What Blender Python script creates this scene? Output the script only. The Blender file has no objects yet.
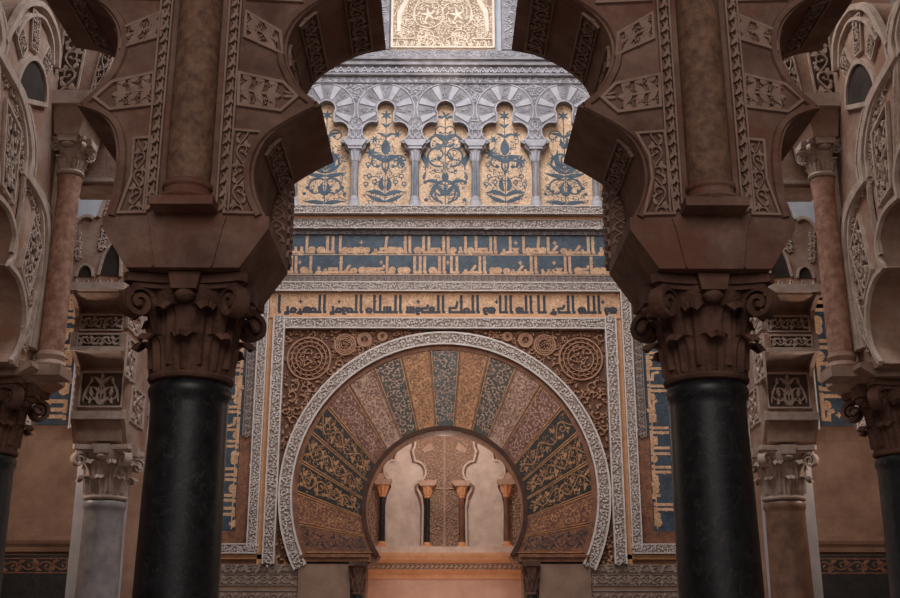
import bpy, bmesh, math, random
from math import sin, cos, pi, radians, sqrt, atan2
from mathutils import Vector
random.seed(7)
SC = bpy.context.scene
COL = SC.collection

# ---------------------------------------------------------------- camera, world, lights, exposure
PITCH, YAW = radians(17), 8.4/1100
cam = bpy.data.objects.new('camera', bpy.data.cameras.new('camera'))
COL.objects.link(cam)
cam.data.sensor_width = 36; cam.data.lens = 36*1100/900
cam.data.clip_end = 100
cam.location = (-.044, 0, 1.6)
cam.rotation_euler = (pi/2+PITCH, 0, -YAW)
SC.camera = cam
SC.view_settings.view_transform = 'Standard'
SC.view_settings.look = 'None'
SC.view_settings.gamma = 1
SC.view_settings.use_curve_mapping = False
SC.view_settings.exposure = 0.0
w = bpy.data.worlds.new('world'); SC.world = w; w.use_nodes = True
w.node_tree.nodes['Background'].inputs[0].default_value = (.85, .80, .80, 1)
w.node_tree.nodes['Background'].inputs[1].default_value = .16

def light(name, kind, loc, target, energy, color, size=1.0, angle=60, blend=.6, sy=None):
    d = bpy.data.lights.new(name, kind); d.energy = energy; d.color = color
    if kind == 'AREA':
        d.size = size
        if sy: d.shape = 'RECTANGLE'; d.size_y = sy
    elif kind == 'SPOT':
        d.spot_size = radians(angle); d.spot_blend = blend; d.shadow_soft_size = size
    else: d.shadow_soft_size = size
    o = bpy.data.objects.new(name, d); COL.objects.link(o); o.location = loc
    o.rotation_euler = (Vector(target)-Vector(loc)).to_track_quat('-Z', 'Y').to_euler()
    return o
# daylight falling from the dome windows over the bay in front of the mihrab
light('dome_daylight', 'AREA', (0, 10.6, 11.4), (0, 13.2, 7.4), 320, (.93, .95, 1), 3.4)
light('facade_spotlight', 'SPOT', (-1.9, 9.6, 6.9), (0, 15, 4.4), 125, (1, .82, .66), .25, 60, .8)
light('facade_spotlight', 'SPOT', (1.9, 9.6, 6.9), (0, 15, 4.4), 125, (1, .82, .66), .25, 60, .8)
light('window_spotlight', 'SPOT', (0, 12.8, 8.6), (0, 15, 10.6), 75, (1, .86, .72), .1, 40, .5)
light('niche_lamp', 'POINT', (0, 15.75, 4.3), (0, 16, 3), 26, (1, .82, .73), .12)
light('niche_lamp', 'POINT', (0, 15.4, 1.2), (0, 16, 3), 22, (1, .70, .54), .15)
light('side_bay_lamp', 'POINT', (-5.3, 12.4, 4.0), (0, 0, 0), 58, (1, .82, .70), .2)
light('side_bay_lamp', 'POINT', (5.3, 12.4, 4.0), (0, 0, 0), 58, (1, .82, .70), .2)
light('side_daylight', 'AREA', (-1.6, 8.4, 9.2), (-4.2, 10.6, 5.5), 80, (.96, .95, 1), 1.2)
light('side_daylight', 'AREA', (1.6, 8.4, 9.2), (4.2, 10.6, 5.5), 80, (1, .92, .86), 1.2)
light('nave_light', 'AREA', (0, -2.5, 7.0), (0, 6, 4.8), 250, (1, .87, .80), 5)

# ---------------------------------------------------------------- materials
def srgb(r, g, b):
    f = lambda c: (c/255/12.92) if c/255 <= .04045 else ((c/255+.055)/1.055)**2.4
    return (f(r), f(g), f(b), 1)
MATS = {}
def mat(name, c1, c2=None, scale=6, rough=.85, bump=.3, bscale=40, spec=.3, kind='noise', c3=None, metal=0, thresh=(.35, .65)):
    if name in MATS: return MATS[name]
    m = bpy.data.materials.new(name); m.use_nodes = True
    nt = m.node_tree; N = nt.nodes; L = nt.links
    b = N['Principled BSDF']
    b.inputs['Roughness'].default_value = rough
    b.inputs['Specular IOR Level'].default_value = spec
    b.inputs['Metallic'].default_value = metal
    geo = N.new('ShaderNodeNewGeometry')
    tex = N.new('ShaderNodeTexNoise'); tex.inputs['Scale'].default_value = scale
    tex.inputs['Detail'].default_value = 8; tex.inputs['Roughness'].default_value = .65
    L.new(geo.outputs['Position'], tex.inputs['Vector'])
    rp = N.new('ShaderNodeValToRGB')
    rp.color_ramp.elements[0].position = thresh[0]; rp.color_ramp.elements[1].position = thresh[1]
    rp.color_ramp.elements[0].color = c1; rp.color_ramp.elements[1].color = c2 or c1
    L.new(tex.outputs['Fac'], rp.inputs['Fac'])
    col = rp.outputs['Color']
    if kind == 'tess':      # small glass tesserae, each its own tone
        v = N.new('ShaderNodeTexVoronoi'); v.inputs['Scale'].default_value = 55
        L.new(geo.outputs['Position'], v.inputs['Vector'])
        hs = N.new('ShaderNodeHueSaturation')
        mr = N.new('ShaderNodeMapRange'); mr.inputs['To Min'].default_value = .72; mr.inputs['To Max'].default_value = 1.3
        sp = N.new('ShaderNodeSeparateColor'); L.new(v.outputs['Color'], sp.inputs[0])
        L.new(sp.outputs[0], mr.inputs['Value']); L.new(mr.outputs[0], hs.inputs['Value'])
        L.new(col, hs.inputs['Color']); col = hs.outputs['Color']
    if kind == 'vein':
        n2 = N.new('ShaderNodeTexNoise'); n2.inputs['Scale'].default_value = 5; n2.inputs['Detail'].default_value = 10
        n2.inputs['Distortion'].default_value = 1.4
        L.new(geo.outputs['Position'], n2.inputs['Vector'])
        r2 = N.new('ShaderNodeValToRGB'); e = r2.color_ramp.elements
        e[0].position = .485; e[0].color = (0, 0, 0, 1); e[1].position = .5; e[1].color = (1, 1, 1, 1)
        x = e.new(.515); x.color = (0, 0, 0, 1)
        L.new(n2.outputs['Fac'], r2.inputs['Fac'])
        mx = N.new('ShaderNodeMix'); mx.data_type = 'RGBA'
        ml = N.new('ShaderNodeMath'); ml.operation = 'MULTIPLY'; ml.inputs[1].default_value = .2
        L.new(r2.outputs['Color'], ml.inputs[0]); L.new(ml.outputs[0], mx.inputs['Factor'])
        L.new(col, mx.inputs['A']); mx.inputs['B'].default_value = c3 or (1, 1, 1, 1); col = mx.outputs['Result']
    if kind == 'wear':      # rubbed and stained patches
        n2 = N.new('ShaderNodeTexNoise'); n2.inputs['Scale'].default_value = 1.7; n2.inputs['Detail'].default_value = 9; n2.inputs['Roughness'].default_value = .72
        L.new(geo.outputs['Position'], n2.inputs['Vector'])
        r2 = N.new('ShaderNodeValToRGB'); e = r2.color_ramp.elements
        e[0].position = .47; e[0].color = (0, 0, 0, 1); e[1].position = .62; e[1].color = (1, 1, 1, 1)
        L.new(n2.outputs['Fac'], r2.inputs['Fac'])
        mx = N.new('ShaderNodeMix'); mx.data_type = 'RGBA'
        L.new(r2.outputs['Color'], mx.inputs['Factor']); L.new(col, mx.inputs['A']); mx.inputs['B'].default_value = c3; col = mx.outputs['Result']
    if kind == 'ashlar':
        sx_ = N.new('ShaderNodeSeparateXYZ'); cx_ = N.new('ShaderNodeCombineXYZ')
        L.new(geo.outputs['Position'], sx_.inputs[0]); L.new(sx_.outputs[0], cx_.inputs[0]); L.new(sx_.outputs[2], cx_.inputs[1])
        br = N.new('ShaderNodeTexBrick'); br.inputs['Scale'].default_value = 1; br.inputs['Brick Width'].default_value = .95; br.inputs['Row Height'].default_value = .52
        br.inputs['Mortar Size'].default_value = .006; br.inputs['Color1'].default_value = (1, 1, 1, 1); br.inputs['Color2'].default_value = (.72, .70, .68, 1); br.inputs['Mortar'].default_value = (.6, .55, .5, 1)
        L.new(cx_.outputs[0], br.inputs['Vector'])
        mx = N.new('ShaderNodeMix'); mx.data_type = 'RGBA'; mx.blend_type = 'MULTIPLY'; mx.inputs['Factor'].default_value = .35
        L.new(col, mx.inputs['A']); L.new(br.outputs['Color'], mx.inputs['B']); col = mx.outputs['Result']
    L.new(col, b.inputs['Base Color'])
    bn = N.new('ShaderNodeTexNoise'); bn.inputs['Scale'].default_value = bscale; bn.inputs['Detail'].default_value = 6
    L.new(geo.outputs['Position'], bn.inputs['Vector'])
    bp = N.new('ShaderNodeBump'); bp.inputs['Strength'].default_value = bump; bp.inputs['Distance'].default_value = .02
    L.new(bn.outputs['Fac'], bp.inputs['Height']); L.new(bp.outputs['Normal'], b.inputs['Normal'])
    MATS[name] = m
    return m
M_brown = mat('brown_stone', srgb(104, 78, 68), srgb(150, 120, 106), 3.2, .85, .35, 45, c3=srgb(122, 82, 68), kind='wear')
M_rim = mat('dark_brown_rim', srgb(70, 48, 38), srgb(92, 64, 50), 8, .8, .3, 60)
M_soffit = mat('soffit_relief', srgb(132, 108, 96), srgb(156, 130, 116), 8, .85, .3, 60)
M_relief = mat('pale_brown_relief', srgb(150, 124, 112), srgb(176, 148, 134), 8, .85, .3, 60)
M_shaftbrown = mat('mottled_brown_marble', srgb(104, 76, 64), srgb(150, 118, 96), 16, .7, .25, 60)
M_capdark = mat('dark_weathered_capital_stone', srgb(84, 60, 52), srgb(122, 90, 76), 6, .85, .5, 35)
M_black = mat('black_veined_marble', srgb(14, 18, 22), srgb(38, 43, 47), 14, .42, .05, 30, .5, 'vein', srgb(120, 110, 100))
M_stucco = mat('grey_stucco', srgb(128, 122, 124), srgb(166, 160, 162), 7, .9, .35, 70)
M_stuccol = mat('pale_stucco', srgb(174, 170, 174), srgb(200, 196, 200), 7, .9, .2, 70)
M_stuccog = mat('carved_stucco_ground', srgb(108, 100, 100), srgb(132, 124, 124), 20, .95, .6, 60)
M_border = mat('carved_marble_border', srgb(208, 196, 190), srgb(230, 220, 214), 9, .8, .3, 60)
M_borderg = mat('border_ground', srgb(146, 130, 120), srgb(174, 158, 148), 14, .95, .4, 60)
M_goldline = mat('gilded_strip', srgb(206, 150, 106), srgb(226, 172, 126), 10, .5, .2, 60)
M_gold = mat('gold_mosaic', srgb(192, 146, 110), srgb(218, 176, 138), 6, .5, .3, 90, .5, 'tess')
M_goldp = mat('peach_gold_mosaic', srgb(208, 168, 132), srgb(228, 192, 156), 6, .55, .3, 90, .5, 'tess')
M_blue = mat('blue_mosaic', srgb(42, 56, 68), srgb(68, 84, 98), 9, .45, .3, 90, .5, 'tess')
M_slate = mat('slate_blue_mosaic', srgb(48, 68, 82), srgb(72, 92, 106), 9, .5, .3, 90, .5, 'tess')
M_ink = mat('dark_blue_mosaic', srgb(34, 38, 48), srgb(52, 56, 66), 9, .5, .3, 90, .5, 'tess')
M_brownmos = mat('brown_mosaic', srgb(112, 72, 52), srgb(150, 100, 72), 8, .5, .3, 90, .5, 'tess')
M_redmos = mat('red_brown_mosaic', srgb(104, 62, 50), srgb(132, 82, 64), 8, .5, .3, 90, .5, 'tess')
M_pinkmos = mat('faded_pink_mosaic', srgb(158, 124, 108), srgb(190, 158, 138), 8, .6, .3, 90, .5, 'tess')
M_darkmos = mat('black_mosaic', srgb(24, 24, 25), srgb(48, 42, 38), 9, .45, .3, 90, .5, 'tess')
M_tealmos = mat('teal_mosaic', srgb(66, 70, 68), srgb(96, 98, 92), 9, .5, .3, 90, .5, 'tess')
M_olive = mat('dark_olive_mosaic', srgb(60, 54, 48), srgb(86, 78, 66), 9, .5, .3, 90, .5, 'tess')
M_ochre = mat('ochre_gold_mosaic', srgb(160, 110, 70), srgb(196, 144, 98), 9, .5, .3, 90, .5, 'tess')
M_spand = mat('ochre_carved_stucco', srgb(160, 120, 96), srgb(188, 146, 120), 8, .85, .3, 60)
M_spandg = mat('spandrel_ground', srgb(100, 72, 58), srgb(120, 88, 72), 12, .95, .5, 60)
M_sand = mat('sandstone_blocks', srgb(134, 104, 86), srgb(168, 134, 112), 2.5, .9, .3, 50, kind='ashlar')
M_plaster = mat('cool_plaster', srgb(168, 172, 180), srgb(196, 200, 206), 3, .9, .15, 30)
M_white = mat('white_plaster_strip', srgb(186, 184, 188), srgb(214, 210, 212), 2.0, .9, .15, 30)
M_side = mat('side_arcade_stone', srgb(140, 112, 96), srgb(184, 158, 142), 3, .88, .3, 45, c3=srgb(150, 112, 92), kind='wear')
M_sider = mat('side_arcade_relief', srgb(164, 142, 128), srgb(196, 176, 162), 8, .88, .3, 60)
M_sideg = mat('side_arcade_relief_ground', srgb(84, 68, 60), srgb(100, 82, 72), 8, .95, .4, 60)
M_pinkshaft = mat('mottled_pink_marble', srgb(136, 94, 78), srgb(186, 146, 124), 14, .6, .25, 60)
M_greymarble = mat('grey_marble', srgb(126, 120, 120), srgb(164, 156, 152), 5, .45, .1, 40, .5)
M_redmarble = mat('reddish_brown_marble', srgb(104, 74, 60), srgb(140, 104, 82), 7, .5, .1, 40, .5)
M_bluemarble = mat('blue_grey_marble', srgb(76, 92, 108), srgb(104, 118, 130), 8, .4, .1, 40, .5)
M_nichew = mat('white_niche_marble', srgb(206, 192, 182), srgb(238, 226, 216), 5, .6, .1, 40)
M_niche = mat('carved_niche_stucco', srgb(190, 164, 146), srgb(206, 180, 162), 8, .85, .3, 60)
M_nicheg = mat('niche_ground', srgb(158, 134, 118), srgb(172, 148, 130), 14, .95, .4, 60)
M_pink = mat('pink_marble', srgb(206, 160, 138), srgb(226, 184, 162), 3, .35, .05, 30, .5, 'vein', srgb(240, 220, 205))
M_peach = mat('peach_cornice_stone', srgb(222, 164, 122), srgb(238, 184, 142), 8, .7, .3, 60)
M_slab = mat('brown_marble_slab', srgb(132, 104, 88), srgb(162, 132, 112), 3, .4, .1, 30, .5)
M_floor = mat('worn_marble_floor', srgb(120, 108, 100), srgb(150, 138, 128), 2, .4, .1, 20, .5)
M_dark = mat('dark_timber_and_lobe_shade', srgb(48, 40, 36), srgb(66, 56, 50), 4, .9, .2, 20)  # ceiling timber; the same tone paints the shade in the lobe openings
M_alab = mat('gilded_carved_window', srgb(222, 202, 180), srgb(240, 224, 206), 8, .55, .3, 60)
M_alabg = mat('gilded_window_ground', srgb(146, 124, 102), srgb(172, 148, 124), 8, .7, .3, 60)

# ---------------------------------------------------------------- mesh helpers
def worg(o):
    v = Vector((0, 0, 0))
    while o is not None: v += o.location; o = o.parent
    return v
class MB:
    seq = 1
    def __init__(s): s.v = []; s.f = []
    def add(s, vs, fs):
        n = len(s.v); s.v += [tuple(v) for v in vs]; s.f += [tuple(i+n for i in f) for f in fs]
    def box(s, a, b):
        x0, y0, z0 = a; x1, y1, z1 = b
        s.add([(x0,y0,z0),(x1,y0,z0),(x1,y1,z0),(x0,y1,z0),(x0,y0,z1),(x1,y0,z1),(x1,y1,z1),(x0,y1,z1)],
              [(0,3,2,1),(4,5,6,7),(0,1,5,4),(1,2,6,5),(2,3,7,6),(3,0,4,7)])
    def lathe(s, c, prof, n=32, a0=0, a1=2*pi):     # prof: (r, z) list
        full = abs(a1-a0-2*pi) < 1e-6; m = n if full else n+1; vs = []
        for r, z in prof:
            for i in range(m):
                a = a0+(a1-a0)*i/n; vs.append((c[0]+r*cos(a), c[1]+r*sin(a), c[2]+z))
        fs = []
        for j in range(len(prof)-1):
            for i in range(n):
                k = (i+1) % m if full else i+1
                fs.append((j*m+i, j*m+k, (j+1)*m+k, (j+1)*m+i))
        if full: fs.append(tuple(reversed(range(m)))); fs.append(tuple((len(prof)-1)*m+i for i in range(m)))
        s.add(vs, fs)
    def prism(s, poly, mapf, d0, d1):   # poly 2D outline, thick between depths d0, d1
        n = len(poly)
        vs = [mapf(u, v, d0) for u, v in poly]+[mapf(u, v, d1) for u, v in poly]
        s.add(vs, [tuple(range(n)), tuple(reversed(range(n, 2*n)))]+[(i, i+n, (i+1) % n+n, (i+1) % n) for i in range(n)])
    def strip(s, pts, ws, mapf, h, inset=.25, h0=0., cap=True):
        n = len(pts)
        if n < 2: return
        MB.seq = (MB.seq*37+11) % 101; h = h+MB.seq*1.2e-5*(1 if h < .01 else 3)
        rows = []; closed = n > 3 and abs(pts[0][0]-pts[-1][0])+abs(pts[0][1]-pts[-1][1]) < 1e-7
        for i in range(n):
            a = pts[max(i-1, 0)]; b = pts[min(i+1, n-1)]
            if closed and i in (0, n-1): a = pts[n-2]; b = pts[1]
            c0 = pts[i]; d1 = (c0[0]-a[0], c0[1]-a[1]); d2 = (b[0]-c0[0], b[1]-c0[1])
            l1 = sqrt(d1[0]**2+d1[1]**2); l2 = sqrt(d2[0]**2+d2[1]**2)
            u1 = (d1[0]/l1, d1[1]/l1) if l1 > 1e-9 else None; u2 = (d2[0]/l2, d2[1]/l2) if l2 > 1e-9 else u1
            u1 = u1 or u2 or (1, 0); u2 = u2 or u1
            dx, dy = u1[0]+u2[0], u1[1]+u2[1]; l = sqrt(dx*dx+dy*dy)
            if l < .3: dx, dy, l = u2[0], u2[1], 1
            mit = min(1.5, 2/max(l, .3)) if l > .3 and l < 1.999 else 1
            nx, ny = -dy/l, dx/l; w2 = (ws[i]/2 if not isinstance(ws, (int, float)) else ws/2)*mit
            x, y = pts[i]; q = w2*(1-inset); hh = h+(i % 40)*1.5e-5
            rows += [mapf(x+nx*w2, y+ny*w2, h0), mapf(x+nx*q, y+ny*q, h0+hh), mapf(x-nx*q, y-ny*q, h0+hh), mapf(x-nx*w2, y-ny*w2, h0)]
        fs = []
        for i in range(n-1):
            for k in range(3): fs.append((i*4+k, i*4+k+1, i*4+k+5, i*4+k+4))
        if cap: fs += [(0, 3, 2, 1), (4*n-4, 4*n-3, 4*n-2, 4*n-1)]
        s.add(rows, fs)
    def tube(s, pts, r, n=8):
        pts = [Vector(p) for p in pts]; vs = []; N = len(pts)
        for i, p in enumerate(pts):
            t = (pts[min(i+1, N-1)]-pts[max(i-1, 0)]).normalized()
            a = t.cross(Vector((0, 0, 1)))
            if a.length < .1: a = t.cross(Vector((0, 1, 0)))
            a.normalize(); b = t.cross(a); rr = r[i] if isinstance(r, list) else r
            for k in range(n): vs.append(p+(a*cos(2*pi*k/n)+b*sin(2*pi*k/n))*rr)
        fs = [(i*n+k, i*n+(k+1) % n, (i+1)*n+(k+1) % n, (i+1)*n+k) for i in range(N-1) for k in range(n)]
        fs += [tuple(reversed(range(n))), tuple((N-1)*n+k for k in range(n))]
        s.add(vs, fs)
    def build(s, name, m, parent=None, loc=None, smooth=False):
        o0 = worg(parent) if parent else Vector(loc or (0, 0, 0))
        me = bpy.data.meshes.new(name)
        me.from_pydata([tuple(Vector(v)-o0) for v in s.v], [], s.f)
        me.materials.append(m)
        bm = bmesh.new(); bm.from_mesh(me); bmesh.ops.recalc_face_normals(bm, faces=bm.faces); bm.to_mesh(me); bm.free()
        if smooth:
            me.shade_smooth()
            me.set_sharp_from_angle(angle=radians(42))
        o = bpy.data.objects.new(name, me); COL.objects.link(o)
        if parent: o.parent = parent
        elif loc: o.location = loc
        return o
def tag(o, label=None, cat=None, group=None, kind=None):
    if label: o['label'] = label
    if cat: o['category'] = cat
    if group: o['group'] = group
    if kind: o['kind'] = kind
    return o
def thing(name, label, cat, loc, group=None):
    o = bpy.data.objects.new(name, None); COL.objects.link(o); o.location = loc; o.empty_display_size = .2
    return tag(o, label, cat, group)
def struct(name, mb, m): return tag(mb.build(name, m), kind='structure')
def copy_tree(o, parent=None):
    c = o.copy(); COL.objects.link(c); c.parent = parent
    for ch in [x for x in o.children]: copy_tree(ch, c)
    return c
def smooth_path(segs, n=6):
    """segs: list of point lists; each list is splined, corners stay where lists meet"""
    out = []
    for sg in segs:
        for i in range(len(sg)-1):
            p0 = sg[max(i-1, 0)]; p1 = sg[i]; p2 = sg[i+1]; p3 = sg[min(i+2, len(sg)-1)]
            for k in range(n):
                t = k/n
                out.append(tuple(.5*(2*p1[j]+(p2[j]-p0[j])*t+(2*p0[j]-5*p1[j]+4*p2[j]-p3[j])*t*t+(3*p1[j]-p0[j]-3*p2[j]+p3[j])*t**3) for j in (0, 1)))
    out.append(segs[-1][-1])
    return out
# ---------------------------------------------------------------- ornament, in flat local units: list of (points, widths)
def leaf(x, y, a, L, W, bend=.0, n=7):
    pts = []; ws = []; px, py = x, y; ang = a
    for i in range(n+1):
        t = i/n; pts.append((px, py)); ws.append(max(W*sin(pi*min(1, t**.75*.93+.07)), W*.06))
        px += cos(ang)*L/n; py += sin(ang)*L/n; ang += bend/n
    return (pts, ws)
def spiral(x, y, a, R, turns, W, d=1, n=16):
    """stem that leaves (x, y) in direction a and curls in, d=1 to the left"""
    pts = []; ws = []; px, py = x, y; ang = a; step = R*.42*turns*2*pi/n*1.25
    for i in range(n+1):
        t = i/n; pts.append((px, py)); ws.append(W*(1-.35*t))
        s = step*(1-.72*t)
        px += cos(ang)*s; py += sin(ang)*s; ang += d*turns*2*pi/n
    pts, ws = list(pts), list(ws)
    return [(pts, ws), ([(px-W*1.0, py), (px, py), (px+W*1.0, py)], [W*.9, W*2, W*.9])]
SPIRAL = spiral
def circ(x, y, r, W, n=16): return ([(x+r*cos(2*pi*i/n), y+r*sin(2*pi*i/n)) for i in range(n+1)], [W]*(n+1))
def dot(x, y, r): return ([(x-r, y), (x-r*.5, y), (x, y), (x+r*.5, y), (x+r, y)], [r*.5, r*1.7, r*2, r*1.7, r*.5])
def flower(x, y, r, n=6, a0=0): return [leaf(x, y, a0+2*pi*i/n, r, r*.42, 0, 4) for i in range(n)]
def vine(w, h, W=.012, cell=None, dense=1):
    """wave stem along the long (v) axis, a curl and leaves in each bend; centred on u=0, v from 0 to h"""
    cell = cell or w*.95; n = max(1, round(h/cell)); c = h/n; A = w*.30; out = []
    m = n*8
    out.append(([(A*cos(pi*n*i/m), h*i/m) for i in range(m+1)], [W]*(m+1)))
    for k in range(n):
        s = 1 if k % 2 == 0 else -1; y0 = c*(k+.5)
        out += spiral(A*.2*s, y0-c*.42, pi/2-s*(-.75), min(c, w)*.62, .8, W*.9, -s) if False else []
        cx, cy = -s*w*.14, y0-c*.10
        out += spiral(s*A*.9, y0-c*.45, pi/2+s*.35, min(c, w)*.62, .92, W*.9, s)
        out.append(leaf(cx, cy, pi/2+s*2.3, c*.40, W*3.0, -s*.8))
        out.append(leaf(s*A*.55, y0-c*.1, pi/2-s*.9, c*.42, W*2.8, s*1.2))
        out.append(leaf(-s*A*.9, y0+c*.05, -pi/2+s*.3, c*.36, W*2.6, s*1.0))
        if dense > 1:
            out.append(leaf(s*w*.38, y0+c*.22, pi/2+s*.5, c*.3, W*2.4, s))
            out.append(leaf(-s*w*.42, y0-c*.34, pi/2-s*.2, c*.26, W*2.2, -s))
    return out
def spray(w, h, W=.02, n=3):
    """stem with opposed leaves, v from 0 to h"""
    out = [([(0, h*.04), (0, h*.96)], [W, W])]
    for k in range(n):
        y = h*(.06+.88*k/n)
        for s in (1, -1):
            out.append(leaf(0, y, pi/2-s*.55, h/n*1.05, W*2.8, -s*.75))
            out.append(leaf(s*w*.43, y+h/n*.08, pi/2+s*.35, h/n*.62, W*2.2, -s*.7))
    out.append(leaf(0, h*.80, pi/2, h*.18, W*2.6))
    return out
def weave(w, h, W, cell):
    """two crossing wave stems with dots: interlace"""
    n = max(1, round(h/cell)); c = h/n; m = n*8; A = w*.36; out = []
    for s in (1, -1): out.append(([(s*A*sin(pi*n*i/m), h*i/m) for i in range(m+1)], [W]*(m+1)))
    for k in range(n):
        out.append(dot(0, c*(k+.5), W*.9))
        for s in (1, -1): out.append(leaf(s*w*.46, c*(k+.0)+c*.1, pi/2+s*.5, c*.6, W*1.5, -s*1.0, 4))
    return out
def pack(test, x0, x1, y0, y1, Rs, W, tries=900, avoid=()):
    """dense arabesque: curls with leaves packed wherever test(x, y, r) holds"""
    placed = list(avoid); out = []
    for t in range(tries):
        R = Rs[0] if t < tries*.3 else Rs[min(len(Rs)-1, 1+int((t/tries-.3)/.7*(len(Rs)-1)))]
        x = random.uniform(x0, x1); y = random.uniform(y0, y1)
        if not test(x, y, R): continue
        if any((x-a)**2+(y-c)**2 < (R*.9+q*.9)**2 for a, c, q in placed): continue
        placed.append((x, y, R)); a = random.uniform(0, 2*pi); d = random.choice((1, -1))
        ww = min(W, R*.34)
        out += spiral(x-R*.78*cos(a+d*1.3), y-R*.78*sin(a+d*1.3), a-d*.25, R*1.9, .95, ww, d, 12)
        for k in range(3):
            b = a+d*(1.0+k*1.9); out.append(leaf(x+R*.55*cos(b), y+R*.55*sin(b), b+d*.5, R*.85, ww*2.2, d*.8, 4))
    return out
def packrect(w, h, Rs, W, tries=500):
    """the same for a w by h field centred on u=0"""
    return pack(lambda x, y, r: abs(x) < w/2-r*.8 and r*.8 < y < h-r*.8, -w/2, w/2, 0, h, Rs, W, tries)
def rope(w, h, W, cell):
    n = max(1, round(h/cell)); c = h/n; out = []
    for k in range(n):
        out.append(leaf(-w*.40, c*k, pi/2-.75, c*1.25, W, .9, 5))
        out.append(leaf(w*.40, c*k+c*.15, pi/2+.35, c*.85, W*.8, .5, 4))
    return out
def tree(kind, w, h, W):
    """the plants of the blind arches; v from 0 to h, half-width w/2 wide"""
    o = []; H = h
    spiral = lambda x, y, a, R, t, w_, d: SPIRAL(x, y, a, R*1.35, t*1.05, w_*.66, d)
    o.append(([(0, H*(.02+.90*i/6)) for i in range(7)], [W*.7]*7))
    for s in (1, -1):
        A = lambda a: pi/2-s*a
        if kind == 0:    # tight curled acanthus
            o += spiral(s*w*.05, H*.02, A(.9), w*.44, .95, W*2.1, s)
            o.append(leaf(s*w*.03, H*.10, A(.35), H*.17, W*3.6, -s*.9))
            o += spiral(s*w*.10, H*.40, A(1.5), w*.36, .9, W*2.5, s)
            o.append(leaf(s*w*.30, H*.10, A(-.2), H*.15, W*2.6, s*.8))
            o += spiral(s*w*.42, H*.36, A(-.1), w*.34, .85, W*1.6, s)
            o.append(leaf(s*w*.40, H*.40, A(.1), H*.20, W*4.0, -s*.9))
            o += spiral(s*w*.28, H*.56, A(.5), w*.36, .85, W*2.4, s)
            o += spiral(s*w*.03, H*.68, A(.8), w*.30, .85, W*2.0, -s)
            o.append(leaf(s*w*.02, H*.66, A(.6), H*.14, W*3.6, -s*.9))
            o += spiral(s*w*.20, H*.73, A(.3), w*.20, .9, W*1.6, s)
            o.append(leaf(s*w*.05, H*.90, A(.8), H*.07, W*2.6, -s*1.5))
            o += spiral(s*w*.08, H*.04, A(1.3), w*.34, .9, W*2.0, s)
            o.append(leaf(s*w*.12, H*.22, A(.9), H*.16, W*3.2, -s*1.3)); o.append(leaf(s*w*.02, H*.25, A(.2), H*.10, W*3, s*.4))
            o += [dot(s*w*.40, H*.06, W*1.5), dot(s*w*.42, H*.24, W*1.5)]; o.append(leaf(s*w*.45, H*.26, A(.0), H*.10, W*2.2, s*.6))
        elif kind == 1:   # loose plant with daisies
            o.append(leaf(0, H*.10, A(1.0), w*.44, W*3.6, -s*.9)); o.append(leaf(0, H*.04, A(1.35), w*.46, W*3.2, s*.5))
            o.append(leaf(s*w*.04, H*.15, A(.5), H*.16, W*3.6, s*1.2))
            q = s if s > 0 else -s*.6
            o += spiral(0, H*.34, A(.6), w*.36, .85, W*2.2, s)
            o.append(leaf(0, H*.44, A(.8), w*.40, W*4.0, -s*.8)); o.append(leaf(0, H*.52, A(.4), H*.17, W*3.8, s*.9))
            o += [([(0, H*.25), (s*w*.2, H*.30), (s*w*.36, H*.28)], [W*.7]*3)]
            for (fx, fy) in ((.34, .30), (.22, .24), (.40, .22), (.36, .42)): o.append(circ(s*w*fx, H*fy, W*1.5, W*.8, 8)); o.append(leaf(s*w*fx, H*fy-W*3.2, pi/2, W*3, W*1.2, 0, 3))
            o += flower(s*w*.30, H*(.54 if s < 0 else .46), w*.15, 6)
            o += flower(s*w*.24, H*(.68 if s < 0 else .73), w*.10, 6)
            o.append(leaf(0, H*.70, A(.7), w*.22, W*2.4, -s)); o.append(leaf(0, H*.80, A(.4), w*.16, W*2, -s))
        else:             # fountain of broad leaves
            for (y, a, l, b) in ((.02, 1.35, .44, .3), (.10, .75, .36, -1.6), (.30, 1.55, .46, -.4), (.33, 1.15, .46, -.5), (.36, .75, .50, -.3)):
                o.append(leaf(0, H*y, A(a), w*l, W*3.4, -s*b))
            o += spiral(s*w*.02, H*.26, A(1.2), w*.32, .85, W*2.4, -s)
            o += spiral(s*w*.28, H*.42, A(.0), w*.32, .8, W*2.6, s)
            o.append(leaf(s*w*.12, H*.36, A(.25), H*.22, W*4.2, s*.5))
            o.append(leaf(0, H*.58, A(.5), H*.14, W*2.6, s*.7)); o.append(leaf(0, H*.70, A(.9), w*.34, W*2.6, -s*.9))
            o += spiral(s*w*.06, H*.74, A(.7), w*.22, .85, W*1.7, -s)
            o += [dot(s*w*.36, H*.18, W*1.6), dot(s*w*.27, H*.15, W*1.3), dot(s*w*.42, H*.12, W*1.3)]
    o += flower(0, H*.93, w*.13, 6 if kind else 4, .5)
    return o
def orn(mb, strips, mapf, h, h0=0., T=None, inset=.3):
    for pts, ws in strips:
        if T: pts = [T(*p) for p in pts]
        mb.strip(pts, ws, mapf, h, inset, h0-.001, cap=False)
def fac(Y0): return lambda u, v, h: (u, Y0-h, v)
def quadmap(q, n3):
    """unit square to a 3-D quad (a bottom left, b bottom right, c top right, d top left) raised along n3"""
    a, b, c, d = [Vector(p) for p in q]; n3 = Vector(n3)
    return lambda u, v, h: a*(1-u)*(1-v)+b*u*(1-v)+c*u*v+d*(1-u)*v+n3*h
def quadfill(mb, q, n3, gen, h, h0, w, hh):
    """fill a quad with an ornament made for a w by hh field"""
    m = quadmap(q, n3)
    orn(mb, gen, lambda u, v, k: m(.5+u/w, v/hh, k), h, h0)
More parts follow.
